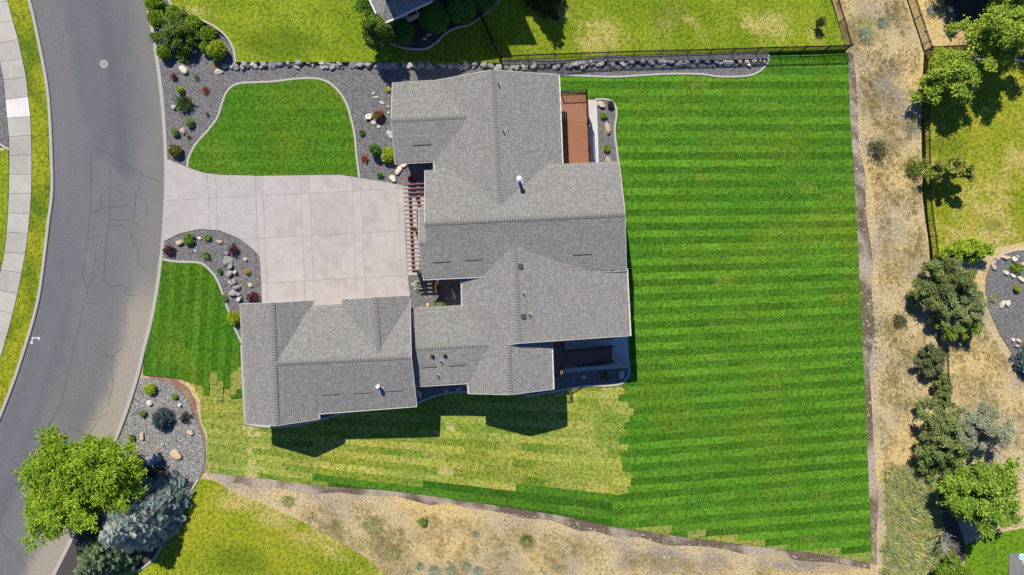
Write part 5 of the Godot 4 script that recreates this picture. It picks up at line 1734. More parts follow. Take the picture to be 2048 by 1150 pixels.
# ---------------------------------------------------------------- rocks
func build_rocks() -> void:
	var w := thing("boulder_wall", "long low wall of rough grey boulders along the north bed", "wall", G(740, 128))
	var path := catmull([[452, 131], [500, 130], [560, 129], [620, 128], [700, 129], [760, 130], [830, 130], [900, 129], [960, 131], [1005, 134], [1060, 133], [1110, 130], [1170, 128], [1250, 127], [1320, 125.5], [1380, 124.5], [1452, 124]], 12)
	var last := Vector2(-999, 0)
	for q in path:
		var p := Vector2(q[0], q[1])
		if p.distance_to(last) < rng.randf_range(11.0, 20.0): continue
		last = p
		var m: Material = M.rock_grey
		var roll := rng.randf()
		if p.x > 855: roll += 0.22
		if roll > 0.85: m = M.rock_pale
		if p.x > 990 and p.x < 1075 and rng.randf() < 0.6: m = M.rock_pale
		var s := rng.randf_range(0.55, 0.95)
		var o := rock(p.x, p.y + rng.randf_range(-1.5, 1.5), s * rng.randf_range(0.8, 1.15), s * rng.randf_range(0.6, 0.85), rng.randf_range(0.38, 0.6), m, rng.randf_range(-0.9, 0.9), "", "", w)
		o.position -= w.position
		for extra in rng.randi_range(1, 3):
			var size := rng.randf_range(0.22, 0.55)
			var o2 := rock(p.x + rng.randf_range(-8, 8), p.y + rng.randf_range(-3, 6), size * 1.2, size, rng.randf_range(0.2, 0.42), m if rng.randf() < 0.6 else M.rock_grey, rng.randf() * TAU, "", "", w)
			o2.position -= w.position
	for q in [[838, 130.5, 0.35, 0.34, "rock_white"], [846, 132, 0.4, 0.3, "rock_tan"], [930, 130, 0.4, 0.32, "rock_pale"], [1000, 134, 0.42, 0.35, "rock_pink"], [1458, 129, 0.98, 0.52, "rock_white"], [1480, 124, 0.5, 0.75, "rock_tan"], [1494, 127, 0.45, 0.8, "rock_white"], [1508, 126.5, 0.62, 0.55, "rock_pink"], [1519, 124, 0.35, 0.5, "rock_tan"], [1528, 126, 0.35, 0.42, "rock_pale"]]:
		var o := rock(q[0], q[1], q[2], q[3], 0.45, M[q[4]], rng.randf_range(-0.4, 0.4), "", "", w)
		o.position -= w.position
	var low := thing("boulder_row", "row of dark jagged boulders in the bed below the driveway", "rocks", G(466, 550))
	for q in [[453, 508, 0.6, 0.4, "rock_grey"], [455, 523, 0.9, 0.85, "rock_grey"], [462, 532, 0.6, 0.6, "rock_grey"], [461, 547, 0.62, 0.62, "rock_grey"], [471, 544, 0.4, 0.5, "rock_pale"], [463, 567, 0.35, 0.7, "rock_pink"], [470, 562, 0.5, 0.55, "rock_grey"], [475, 576, 0.6, 0.6, "rock_grey"], [468, 587, 0.7, 0.62, "rock_grey"], [481, 597, 0.55, 0.4, "rock_pale"], [478, 588, 0.4, 0.4, "rock_grey"]]:
		var o := rock(q[0], q[1], q[2], q[3], 0.55, M[q[4]], rng.randf() * TAU, "", "", low)
		o.position -= low.position
	for r in [
			[369, 141, 0.75, 0.9, 0.5, "rock_white", 0.5, "white boulder beside the red grass in the corner bed"],
			[438, 143, 0.75, 0.45, 0.4, "rock_white", 0.1, "flat cream boulder under the orange tuft at the wall's end"],
			[350, 214, 0.45, 0.45, 0.35, "rock_pink", 0.7, "pinkish boulder beside the dark spiky pine"],
			[368, 264, 0.5, 0.62, 0.4, "rock_pink", 0.3, "peach boulder between two small plants near the street"],
			[343, 296, 0.36, 0.36, 0.26, "rock_white", 0.0, "small white stone beside the grey lid"],
			[361, 486, 0.8, 0.45, 0.5, "rock_tan", 0.4, "tan boulder at the street end of the lower bed"],
			[400, 476.5, 0.4, 0.28, 0.25, "rock_white", 0.2, "white stone near the driveway curve"],
			[391, 501, 0.24, 0.2, 0.15, "rock_white", 0.2, "tiny white stone in the lower bed"],
			[440, 485, 0.55, 0.36, 0.32, "rock_tan", -0.4, "tan boulder under the driveway's curved edge"],
			[491.5, 519, 0.42, 0.38, 0.3, "rock_tan", 0.3, "round tan boulder above the yellow-flowered plant"],
			[501.5, 570.5, 0.55, 0.4, 0.32, "rock_tan", -0.2, "oblong tan boulder below the yellow-flowered plant"],
			[738, 233, 0.75, 0.85, 0.45, "rock_white", 0.8, "large cream boulder beside the rusty round shrub"],
			[777.5, 227, 0.26, 0.26, 0.2, "rock_white", 0.0, "small white stone by the west eave"],
			[747, 186, 0.4, 0.3, 0.14, "rock_pale", 0.8, "grey flagstone highest in the stepping line"],
			[751, 195.6, 0.55, 0.24, 0.14, "rock_pale", 0.3, "grey flagstone second in the stepping line"],
			[765, 205.6, 0.5, 0.26, 0.14, "rock_pale", -0.5, "grey flagstone third in the stepping line"],
			[777, 214, 0.4, 0.3, 0.14, "rock_grey", -0.4, "dark flagstone tucked under the eave"],
			[748, 245, 0.55, 0.4, 0.2, "rock_pale", -0.5, "bluish stone touching the large cream boulder"],
			[758, 253, 0.36, 0.34, 0.2, "rock_pale", 0.0, "round grey stone below the rusty shrub"],
			[778, 265, 0.5, 0.45, 0.12, "rock_pale", 0.4, "flat grey stone half under the west roof edge"],
			[783, 274, 0.4, 0.4, 0.12, "rock_pale", 0.9, "weathered flat stone at the west roof edge"],
			[808, 331, 0.75, 0.45, 0.35, "rock_white", 0.3, "cream boulder under the gutter of the west wing"],
			[797, 342, 0.62, 0.85, 0.4, "rock_white", -0.7, "cream boulder between two others by the pergola"],
			[786.5, 358, 0.62, 0.6, 0.4, "rock_white", 0.0, "cream boulder at the driveway corner by the pergola"],
			[811, 163, 0.62, 0.5, 0.35, "rock_white", 0.0, "cream boulder peeking out from the north-west eave"],
			[856.5, 609, 0.36, 0.55, 0.3, "rock_tan", -0.5, "tan pointed rock in the courtyard gravel"],
			[907, 587, 0.34, 0.95, 0.35, "rock_tan", 0.25, "long tan rock in the shaded courtyard"],
			[894, 596, 0.16, 0.16, 0.15, "rock_white", 0.0, "tiny white stone in the shaded courtyard"],
			[1202, 210, 0.65, 0.7, 0.45, "rock_pink", 0.3, "pinkish boulder in the top of the patio bed"],
			[1214, 259, 0.75, 1.15, 0.6, "rock_tan", -0.2, "large golden boulder in the middle of the patio bed"],
			[1216, 319, 0.5, 0.55, 0.35, "rock_pink", 0.2, "pink boulder beside the lower roof edge of the patio bed"],
			[1168, 754, 0.62, 0.4, 0.3, "rock_pink", 0.2, "pale boulder in the shaded bed by the stairs"],
			[1243, 748, 0.62, 1.0, 0.5, "rock_pink", -0.25, "big pink boulder at the rounded end of the shaded bed"],
			[839, 788, 0.42, 0.85, 0.4, "rock_tan", 0.1, "tall brown rock in the south recess"],
			[893, 781, 0.5, 0.45, 0.3, "rock_pink", 0.3, "pale pink rock in the south recess"],
			[918, 777, 0.65, 0.42, 0.3, "rock_pale", 0.4, "grey layered rock in the south recess"],
			[851, 773, 0.3, 0.2, 0.2, "rock_tan", 0.0, "small rock under the gutter of the south recess"],
			[300, 806, 0.6, 0.55, 0.35, "rock_white", 0.3, "cream rock near the street in the pale cobbles"],
			[361, 808.5, 0.36, 0.5, 0.35, "rock_white", 0.0, "upright white rock near the reddish soil"],
			[382, 865, 0.6, 0.45, 0.35, "rock_pink", 0.2, "pinkish rock at the edge of the pale cobbles"],
			[285.5, 872, 0.4, 0.7, 0.35, "rock_tan", -0.1, "oblong tan rock above the lime tree"],
			[325.5, 890, 0.25, 0.25, 0.22, "rock_white", 0.0, "small white stone by the utility box"],
			[354, 909, 0.9, 0.95, 0.4, "rock_tan", 0.4, "large tan flat boulder in the pale cobbles"],
			[1995, 518, 0.55, 0.45, 0.3, "rock_pink", 0.0, "pinkish rock at the start of the east stone border"],
			[2012, 515, 1.0, 0.45, 0.35, "rock_pink", 0.0, "long pinkish rock in the east stone border"],
			[2029, 518, 0.62, 0.5, 0.35, "rock_white", 0.4, "cream rock in the east stone border"],
			[2044, 527, 0.6, 0.55, 0.35, "rock_pink", 0.2, "flat peach rock in the east stone border"],
			[2035, 512, 0.3, 0.25, 0.2, "rock_white", 0.0, "small white stone above the east stone border"],
			[1988, 535, 0.65, 0.5, 0.35, "rock_pink", -0.6, "angular rock at the tip of the east gravel bed"],
			[2011, 546, 0.7, 0.4, 0.3, "rock_white", -0.4, "white stone of the lower east border, next to the angular rock"],
			[2026, 552, 0.7, 0.4, 0.3, "rock_white", -0.4, "white stone of the lower east border, farther in"],
			[2042, 559, 0.7, 0.4, 0.3, "rock_white", -0.4, "white stone of the lower east border by the frame"],
			[2003, 610, 0.5, 0.85, 0.4, "rock_white", -0.4, "white upright rock of the pair on east gravel"],
			[2015, 607, 0.45, 0.55, 0.3, "rock_white", -0.8, "smaller white rock of the pair on east gravel"],
			[2025, 680, 0.45, 0.4, 0.3, "rock_white", 0.0, "white boulder of the trio above the blue spruce"],
			[2037, 681, 0.6, 0.45, 0.35, "rock_pink", 0.0, "pink boulder of the trio above the blue spruce"],
			[2033, 691, 0.5, 0.35, 0.3, "rock_pink", 0.0, "low pink boulder of the trio above the blue spruce"],
			[858, 70, 0.5, 0.3, 0.2, "rock_pink", 0.5, "pink stone among the shaded bushes"],
			[850, 78, 0.4, 0.25, 0.2, "rock_pink", 0.5, "pale stone below the shaded bushes"],
			[1852, 60, 0.4, 0.35, 0.2, "rock_white", 0.5, "white stone at the fence corner"]]:
		var lift := 0.43 if r[1] < 100 and r[0] < 1100 and r[0] > 480 else (0.02 if r[0] > 1800 and r[1] < 100 else 0.1)
		rock(r[0], r[1], r[2], r[3], r[4], M[r[5]], r[6], r[7], "decorative boulders in the beds", null, "boulder" if r[2] * r[3] > 0.15 else "stone", lift)

# ---------------------------------------------------------------- trees
func build_trees() -> void:
	var lime := [Color(0.255, 0.395, 0.018), Color(0.19, 0.335, 0.016), Color(0.32, 0.44, 0.03), Color(0.15, 0.28, 0.014)]
	# the big lime-green tree by the street
	var t := thing("leafy_tree", "big lime-green broadleaf tree overhanging the street", "tree", G(252, 952))
	trunk(t, 6.2, 0.16, 3.2, 7, M.bark, Vector3(-0.5, 0, 0.1))
	var arms := boughs_of(Vector3(-1.1, 3.9, 0.0), Vector3(3.8, 2.2, 3.3), 34, 1.25, Vector3(-0.2, 2.2, 0), 0.3)
	for q in [[-4.6, 3.4, 0.9], [-4.3, 3.2, 2.0], [-3.8, 3.3, 3.2], [-3.0, 3.0, 4.0], [2.0, 3.4, -1.9], [2.2, 3.0, 0.2], [0.6, 3.8, -2.9], [-0.9, 3.9, -2.7], [2.2, 3.0, 0.9], [-1.0, 5.4, 0.2], [0.4, 5.2, -0.6]]:
		arms.append([Vector3(-0.3, 2.8, 0).lerp(Vector3(q[0], q[1], q[2]), 0.5), Vector3(q[0], q[1], q[2]), 1.0])
	arms = arms.filter(func(q): return q[1].z < 0.2 + (2.0 - q[1].x) * 0.71)
	crown(t, arms, 13500, M_clump(0.21), lime, M.leaf)
	spruce("blue_spruce", "silver-blue spruce beside the big lime tree", 302, 1022, 6.4, 2.4, 26, [Color(0.56, 0.64, 0.60), Color(0.68, 0.74, 0.70), Color(0.43, 0.52, 0.49), Color(0.76, 0.80, 0.76)], 61)
	spruce("blue_spruce", "smaller blue spruce between the lime tree and the yellow lawn", 346, 990, 3.0, 1.5, 14, [Color(0.42, 0.51, 0.49), Color(0.52, 0.6, 0.57), Color(0.32, 0.41, 0.39)], 63)
	spruce("green_spruce", "grey-green spruce at the street edge below the lime tree", 232, 1100, 4.6, 1.9, 22, [Color(0.30, 0.42, 0.24), Color(0.38, 0.50, 0.30), Color(0.21, 0.31, 0.17)], 62)
	spruce("blue_spruce", "dwarf blue spruce alone in the pale cobbles", 331, 836, 1.25, 0.72, 9, [Color(0.16, 0.235, 0.245), Color(0.22, 0.30, 0.30)], 64)
	spruce("blue_spruce", "blue spruce by the white boulder trio in the east bed", 2052, 722, 3.0, 1.1, 14, [Color(0.16, 0.225, 0.24), Color(0.24, 0.31, 0.32)], 65)
	spruce("conifer", "tall conifer behind the neighbour's house at the upper edge", 1082, -2, 5.5, 1.5, 18, [Color(0.09, 0.13, 0.035), Color(0.15, 0.15, 0.05), Color(0.12, 0.10, 0.05)], 66)
	var yg := [Color(0.31, 0.42, 0.035), Color(0.23, 0.34, 0.03), Color(0.38, 0.48, 0.06), Color(0.16, 0.26, 0.024)]
	leafy_tree("leafy_tree", "yellow-green tree standing at the fence corner", 1868, 168, 4.3, 2.0, 2.1, 2600, 0.24, yg, 0.34)
	leafy_tree("leafy_tree", "tall yellow-green tree beyond the short fence", 1934, 108, 6.6, 2.7, 2.2, 3400, 0.24, yg, 0.32)
	leafy_tree("leafy_tree", "second yellow-green tree at the upper east corner", 1990, 20, 6.5, 2.4, 2.4, 2400, 0.24, yg, 0.3)
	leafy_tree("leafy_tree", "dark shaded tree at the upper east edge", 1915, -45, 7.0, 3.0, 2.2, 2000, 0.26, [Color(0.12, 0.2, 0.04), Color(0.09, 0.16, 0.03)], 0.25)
	leafy_tree("leafy_tree", "small olive tree beside the fence on the patchy lawn", 1868, 345, 3.6, 1.9, 1.0, 1300, 0.22, [Color(0.28, 0.32, 0.05), Color(0.2, 0.24, 0.04), Color(0.34, 0.37, 0.08)], 0.42)
	leafy_tree("leafy_tree", "low wide lime tree above the dark scrub", 1912, 502, 2.6, 1.95, 1.05, 1700, 0.22, [Color(0.31, 0.43, 0.025), Color(0.22, 0.34, 0.02), Color(0.37, 0.47, 0.05)], 0.3)
	var dark := [Color(0.14, 0.185, 0.05), Color(0.19, 0.24, 0.07), Color(0.25, 0.3, 0.1), Color(0.1, 0.135, 0.04)]
	leafy_tree("scrub_tree", "dark scrubby tree below the low lime tree", 1862, 568, 3.8, 2.5, 1.9, 2700, 0.2, dark, 0.35, Vector3.ZERO, "", 0.05)
	leafy_tree("scrub_tree", "olive scrub tree with bare pale branches toward the gravel", 1892, 610, 3.6, 2.7, 1.8, 2300, 0.18, [Color(0.24, 0.29, 0.11), Color(0.3, 0.35, 0.15), Color(0.17, 0.21, 0.075)], 0.4, Vector3.ZERO, "", 0.05)
	leafy_tree("scrub_tree", "green scrub tree over the grassy patch", 1896, 646, 2.6, 1.8, 1.2, 1400, 0.2, [Color(0.22, 0.31, 0.035), Color(0.15, 0.22, 0.03)], 0.3, Vector3.ZERO, "", 0.05)
	leafy_tree("scrub_tree", "low dark shrub tree on the fence line", 1846, 716, 1.9, 1.35, 1.1, 1300, 0.17, [Color(0.13, 0.16, 0.065), Color(0.17, 0.2, 0.085), Color(0.09, 0.11, 0.045)], 0.35, Vector3.ZERO, "", 0.0)
	leafy_tree("scrub_tree", "narrow dark shrub along the fence south of the scrub", 1872, 775, 1.8, 0.8, 1.7, 1000, 0.17, dark, 0.35, Vector3.ZERO, "", 0.0)
	leafy_tree("scrub_tree", "dense dark green tree above the tall grass", 1846, 850, 4.4, 1.7, 2.4, 2600, 0.19, [Color(0.17, 0.225, 0.065), Color(0.23, 0.28, 0.085), Color(0.28, 0.33, 0.12), Color(0.12, 0.165, 0.05)], 0.3, Vector3.ZERO, "", 0.0)
	leafy_tree("scrub_tree", "dark green lower tree between tall grass and broad tree", 1862, 908, 3.0, 1.9, 1.6, 1900, 0.19, [Color(0.16, 0.24, 0.055), Color(0.22, 0.31, 0.07), Color(0.11, 0.16, 0.04)], 0.3, Vector3.ZERO, "", 0.0)
	leafy_tree("scrub_tree", "grey-green olive tree with dead white branches", 1915, 845, 4.2, 2.9, 1.9, 2600, 0.17, [Color(0.30, 0.33, 0.21), Color(0.37, 0.4, 0.27), Color(0.22, 0.25, 0.15)], 0.42, Vector3.ZERO, "", 0.05)
	leafy_tree("leafy_tree", "broad bright green tree at the lower east edge", 1905, 968, 5.2, 3.3, 2.4, 4600, 0.26, [Color(0.23, 0.37, 0.035), Color(0.165, 0.29, 0.03), Color(0.29, 0.42, 0.055), Color(0.115, 0.21, 0.022)], 0.36)
	leafy_tree("leafy_tree", "bright green tree cut by the lower edge", 1876, 1140, 3.6, 2.0, 1.5, 1700, 0.26, [Color(0.17, 0.28, 0.025), Color(0.11, 0.2, 0.018)], 0.3)
	# bare pale branches
	for d in [["bundle of dead white branches leaning over the grey-green olive tree", 1935, 848, 3.0, 13, Vector3(1, 0.5, 0.05)], ["dead grey branches fanning over the tall grass", 1880, 1065, 2.0, 15, Vector3(-0.75, 0.5, 0.0)], ["bare pale branches reaching over the east gravel", 1900, 600, 2.6, 9, Vector3(1, 0.55, 0.1)]]:
		var b := thing("dead_branches", d[0], "branches", G(d[1], d[2]))
		for k in d[4]:
			var st := new_st()
			var dir: Vector3 = (d[5] + Vector3(rng.randfn() * 0.35, rng.randf_range(-0.1, 0.45), rng.randfn() * 0.42)).normalized()
			var l: float = d[3] * rng.randf_range(0.6, 1.15)
			var mid := dir * l * 0.55 + Vector3(rng.randfn(), rng.randfn() * 0.3, rng.randfn()) * 0.14
			var tip := dir * l + Vector3(0, 0.6, 0) + Vector3(rng.randfn(), 0, rng.randfn()) * 0.2
			tube(st, [Vector3(0, 0.3, 0), mid + Vector3(0, 1.0, 0), tip + Vector3(0, 1.2, 0)], [0.045, 0.03, 0.008], 5)
			for s in 3:
				var f := mid.lerp(tip, rng.randf()) + Vector3(0, 1.1, 0)
				tube(st, [f, f + Vector3(rng.randfn() * 0.35, 0.15, rng.randfn() * 0.35) + dir * 0.3], [0.016, 0.005], 4)
			obj("branch", done(st), M.pale_wood, b)

# ---------------------------------------------------------------- shrubs and small plants
func build_plants() -> void:
	var yew := [Color(0.2, 0.34, 0.018), Color(0.14, 0.26, 0.014), Color(0.26, 0.4, 0.03)]
	var deep := [Color(0.1, 0.24, 0.03), Color(0.07, 0.17, 0.02), Color(0.14, 0.29, 0.045)]
	var gold := [Color(0.33, 0.43, 0.015), Color(0.26, 0.36, 0.015), Color(0.40, 0.48, 0.04)]
	var red := [Color(0.42, 0.065, 0.045), Color(0.30, 0.05, 0.04), Color(0.5, 0.13, 0.08)]
	var wine := [Color(0.11, 0.03, 0.045), Color(0.07, 0.03, 0.03), Color(0.16, 0.05, 0.05)]
	var leafg := [Color(0.2, 0.32, 0.05), Color(0.14, 0.25, 0.035), Color(0.28, 0.37, 0.08)]
	var rust := [Color(0.26, 0.13, 0.04), Color(0.19, 0.09, 0.03), Color(0.3, 0.2, 0.06)]
	var straw := [Color(0.42, 0.30, 0.13), Color(0.33, 0.25, 0.1), Color(0.22, 0.25, 0.06)]
	var sage := [Color(0.30, 0.36, 0.25), Color(0.24, 0.30, 0.18), Color(0.36, 0.40, 0.3)]
	# neighbour's foundation bushes
	for q in [[808, 73, 0.92, 1.3, "round green bush at the neighbour's window corner"], [872, 45, 1.15, 1.5, "round green bush right of the neighbour's window"], [926, 27, 1.1, 1.6, "round green bush near the neighbour's side fence"], [968, 5, 1.0, 1.5, "round green bush at the upper end of the neighbour's bed"]]:
		plant("round_bush", q[4], q[0], q[1], q[2], q[3], deep, "round", 0.43, "neighbour's foundation bushes")
	plant("tall_shrub", "tall bright green shrub at the corner of the neighbour's roof", 768, 88, 1.15, 3.4, [Color(0.15, 0.26, 0.03), Color(0.09, 0.17, 0.02), Color(0.2, 0.3, 0.05)], "round", 0.43)
	plant("tall_shrub", "dark ragged shrub behind the tall bright one", 735, 22, 0.9, 2.2, deep, "airy", 0.43)
	# corner bed by the street
	for q in [[318, 14, 0.7, 0.95, "rounded yew nearest the upper edge of the corner bed"], [325, 43, 0.72, 0.95, "rounded yew between kerb and weeping shrub"], [353, 37, 0.72, 0.9, "rounded yew touching the curved edging"], [392, 53, 0.62, 0.85, "yellowish yew behind the weeping shrub"], [423, 72, 0.55, 0.8, "rounded yew standing apart near the edging"], [416, 99, 0.42, 0.7, "small yew beside the golden ball shrub"], [335, 109, 0.5, 0.8, "small yew at the kerb below the weeping shrub"]]:
		plant("yew_shrub", q[4], q[0], q[1], q[2], q[3], yew, "round", 0.1, "rounded yews in the corner bed")
	plant("golden_shrub", "golden-green ball shrub at the end of the boulder wall", 441, 106, 0.68, 1.15, gold, "round", 0.1)
	var w := thing("weeping_shrub", "wide dark weeping shrub with pale bare twigs in the corner bed", "shrub", G(365, 76, 0.1))
	trunk(w, 2.0, 0.09, 1.4, 7, M.pale_wood)
	crown(w, boughs_of(Vector3(0, 0.95, 0), Vector3(1.55, 0.9, 1.45), 26, 0.55, Vector3(0, 1.3, 0), 0.3), 2600, leaf_clump(8, 0.16, 90), [Color(0.12, 0.2, 0.02), Color(0.085, 0.15, 0.018), Color(0.17, 0.25, 0.035)], M.leaf)
	for k in 18:
		var st := new_st()
		var from := Vector3(rng.randfn() * 0.45, 1.5, rng.randfn() * 0.45)
		var tip := from + Vector3(rng.randfn() * 0.5, rng.randf_range(0.0, 0.4), rng.randfn() * 0.5)
		tube(st, [from, from.lerp(tip, 0.5) + Vector3(rng.randfn() * 0.08, 0.1, rng.randfn() * 0.08), tip, tip + Vector3(rng.randfn() * 0.2, -0.3, 0.2)], [0.016, 0.013, 0.010, 0.004], 5)
		obj("twig", done(st), M.pale_wood, w)
	plant("orange_tuft", "orange dry tuft above the flat cream boulder", 436, 131, 0.42, 0.3, [Color(0.55, 0.33, 0.12), Color(0.45, 0.24, 0.08)], "feather", 0.1)
	plant("red_grass", "red feathery grass beside the white boulder", 350, 155, 0.36, 0.8, red, "feather", 0.1)
	plant("red_grass", "red feathery grass standing alone mid-bed", 413, 181, 0.36, 0.6, red, "feather", 0.1)
	plant("tan_grass", "thin tan grass between the two red grasses", 394, 156, 0.28, 0.5, straw, "feather", 0.1)
	plant("tan_grass", "thin tan grass beside the dark spiky pine", 416, 229, 0.2, 0.5, straw, "feather", 0.1)
	plant("tan_grass", "thin tan grass under the peach boulder", 378, 274, 0.24, 0.45, straw, "feather", 0.1)
	plant("dwarf_pine", "dark spiky dwarf pine casting a star-shaped shadow", 372, 209, 0.75, 1.15, [Color(0.075, 0.135, 0.035), Color(0.11, 0.18, 0.05), Color(0.05, 0.1, 0.03)], "spiky", 0.1)
	plant("small_shrub", "little yellow-green shrub above the dwarf pine", 363, 182, 0.28, 0.4, gold, "round", 0.1)
	plant("small_shrub", "little green shrub below the dwarf pine", 383, 247, 0.32, 0.45, leafg, "round", 0.1)
	plant("small_shrub", "little green shrub left of the peach boulder", 353, 266, 0.28, 0.42, leafg, "round", 0.1)
	plant("small_shrub", "olive shrub by the mouth of the driveway", 355, 304, 0.45, 0.6, [Color(0.22, 0.23, 0.03), Color(0.15, 0.18, 0.02)], "round", 0.1)
	# lower bed
	plant("leafy_plant", "leafy green plant beside the tan boulder below the driveway", 381, 479, 0.42, 0.45, leafg, "round", 0.1)
	plant("sparse_plant", "sparse green plant near the driveway curve", 417, 476, 0.26, 0.3, leafg, "airy", 0.1)
	plant("sparse_plant", "sparse green plant in the middle of the lower bed", 414, 511, 0.3, 0.35, leafg, "airy", 0.1)
	plant("wine_plant", "wine-red twiggy plant near the street kerb", 342, 501, 0.42, 0.5, wine, "airy", 0.1)
	plant("wine_plant", "wine-red twiggy plant above the dark boulders", 470, 499, 0.42, 0.5, wine, "airy", 0.1)
	plant("wine_plant", "wine-red twiggy plant at the garage corner", 509, 595, 0.5, 0.55, wine, "airy", 0.1)
	plant("yellow_flowers", "small plant with golden yellow flowers in the lower bed", 496, 543, 0.22, 0.3, [Color(0.62, 0.42, 0.01), Color(0.5, 0.33, 0.02), Color(0.2, 0.25, 0.03)], "round", 0.1)
	plant("small_shrub", "yellow-green shrub tucked against the garage roof", 471, 636, 0.48, 0.6, gold, "round", 0.1)
	plant("sparse_plant", "small green plant beside the edging of the lower bed", 450, 596, 0.22, 0.25, leafg, "airy", 0.1)
	plant("sparse_plant", "small dark plant left of the boulders", 441, 543, 0.2, 0.2, deep, "airy", 0.1)
	# bed by the west wing
	plant("yellow_plant", "tiny bright yellow plant by the west eave", 776.5, 180, 0.18, 0.22, [Color(0.6, 0.62, 0.05), Color(0.5, 0.52, 0.06)], "round", 0.1)
	plant("rusty_shrub", "rusty brown ball shrub beside the large cream boulder", 759.5, 233, 0.4, 0.55, rust, "round", 0.1)
	plant("small_shrub", "upright dark green shrub by the curved front lawn", 753, 303, 0.42, 1.05, deep, "round", 0.1)
	plant("small_shrub", "bright yellow-green shrub at the roof corner of the west wing", 780, 312, 0.55, 0.7, gold, "round", 0.1)
	plant("sparse_plant", "small dark plant nearest the wavy lawn", 724.5, 266, 0.2, 0.25, deep, "airy", 0.1)
	plant("wine_plant", "small reddish plant near the driveway and wavy lawn", 730, 318, 0.24, 0.3, red, "airy", 0.1)
	plant("sparse_plant", "small dark plant above the driveway edge", 760.5, 351, 0.22, 0.25, deep, "airy", 0.1)
	plant("wine_plant", "reddish potted plant at the top of the pergola", 823, 359, 0.25, 0.5, red, "airy", 0.1)
	# courtyard
	plant("white_flowers", "white-flowered plant at the corner of the driveway", 836, 571, 0.4, 0.35, [Color(0.7, 0.68, 0.6), Color(0.6, 0.55, 0.45), Color(0.14, 0.18, 0.04)], "airy", 0.1)
	plant("leafy_plant", "leafy plant catching sun in the courtyard", 881, 607, 0.45, 0.7, [Color(0.2, 0.26, 0.1), Color(0.13, 0.19, 0.05), Color(0.32, 0.36, 0.2)], "round", 0.1)
	plant("sparse_plant", "brownish plant among the striped shadows of the courtyard", 876, 576, 0.35, 0.45, rust, "airy", 0.1)
	# patio bed and shaded beds
	plant("dark_plant", "dark purple clump in the top of the patio bed", 1221, 211, 0.3, 0.3, [Color(0.05, 0.04, 0.05), Color(0.07, 0.06, 0.06)], "round", 0.1)
	plant("leafy_plant", "small bright green plant above the golden boulder", 1207, 233, 0.24, 0.28, yew, "airy", 0.1)
	plant("leafy_plant", "small bright green plant below the golden boulder", 1213, 297, 0.26, 0.28, yew, "airy", 0.1)
	plant("ochre_plant", "ochre plant between two boulders in the shade", 1208, 752, 0.34, 0.3, rust, "airy", 0.1)
	# pale cobble bed and mulch
	plant("small_shrub", "yellow-green shrub at the top of the pale cobbles", 304, 777, 0.42, 0.45, gold, "round", 0.09)
	plant("small_shrub", "small green shrub near the reddish soil", 351.5, 792, 0.24, 0.28, yew, "round", 0.09)
	plant("sparse_plant", "small sprig near the kerb in the pale cobbles", 288, 826, 0.24, 0.3, leafg, "airy", 0.09)
	plant("sparse_plant", "small sprig above the lime tree's crown", 266, 874, 0.24, 0.3, leafg, "airy", 0.09)
	plant("dark_plant", "dark low sprawl on the pale cobbles", 372, 835, 0.5, 0.12, [Color(0.06, 0.065, 0.06), Color(0.09, 0.09, 0.08)], "airy", 0.09)
	plant("small_shrub", "bright green shrub at the mulch edge by the yellow lawn", 356, 981, 0.55, 0.7, yew, "round", 0.1)
	plant("small_shrub", "small yellow plant in the dark mulch below the spruce", 270, 1119, 0.3, 0.3, gold, "round", 0.1)
	# wild plants of the field
	for q in [[1728, 68, 0.75, 0.5, "grey sagebrush near the fence corner"], [1764, 44, 0.6, 0.45, "grey sagebrush high in the dry strip"], [1822, 258, 0.5, 0.4, "grey sagebrush against the east fence"], [840, 1131, 0.45, 0.35, "grey-green clump beside the lower lawn tip"], [868, 1140, 0.55, 0.4, "grey-green clump second along the lower edge"], [901, 1139, 0.55, 0.4, "grey-green clump third along the lower edge"], [932, 1131, 0.5, 0.4, "grey-green clump fourth along the lower edge"], [955, 1140, 0.5, 0.4, "grey-green clump fifth along the lower edge"], [951, 1066, 0.35, 0.35, "grey-green clump below the green sod band"], [1116, 1137, 0.4, 0.3, "grey-green clump alone at the lower edge"], [1895, 30, 0.7, 0.6, "grey sagebrush at the shaded corner"], [1862, 20, 0.6, 0.5, "green-grey bush beside the upper fence"]]:
		plant("sagebrush", q[4], q[0], q[1], q[2], q[3], sage, "feather", 0.0, "grey-green field clumps")
	plant("field_shrub", "dark twiggy shrub in the middle of the east strip", 1747, 297, 0.85, 0.9, [Color(0.16, 0.19, 0.08), Color(0.22, 0.24, 0.11), Color(0.11, 0.125, 0.06)], "airy", 0.0)
	plant("field_shrub", "leafy bright green bush against the east fence", 1824, 334, 0.85, 0.7, [Color(0.16, 0.25, 0.03), Color(0.22, 0.3, 0.06)], "airy", 0.0)
	plant("field_shrub", "tall ragged weed in the south field", 1052, 1078, 0.7, 0.8, [Color(0.19, 0.24, 0.06), Color(0.26, 0.29, 0.1)], "feather", 0.0)
	plant("field_shrub", "sprawling weeds near the lower lawn's edge", 745, 1048, 0.9, 0.4, [Color(0.20, 0.24, 0.08), Color(0.3, 0.3, 0.13), Color(0.42, 0.37, 0.18)], "feather", 0.0)
	plant("field_shrub", "weeds at the tip of the lower lawn", 785, 1105, 0.7, 0.35, [Color(0.22, 0.29, 0.08), Color(0.3, 0.32, 0.12), Color(0.42, 0.37, 0.18)], "feather", 0.0)
	plant("field_shrub", "small green weed under the green sod band", 846, 1040, 0.4, 0.4, leafg, "airy", 0.0)
	plant("field_shrub", "low green weeds where the two soil strips begin", 575, 1002, 0.65, 0.3, [Color(0.27, 0.32, 0.09), Color(0.34, 0.34, 0.13)], "feather", 0.0)
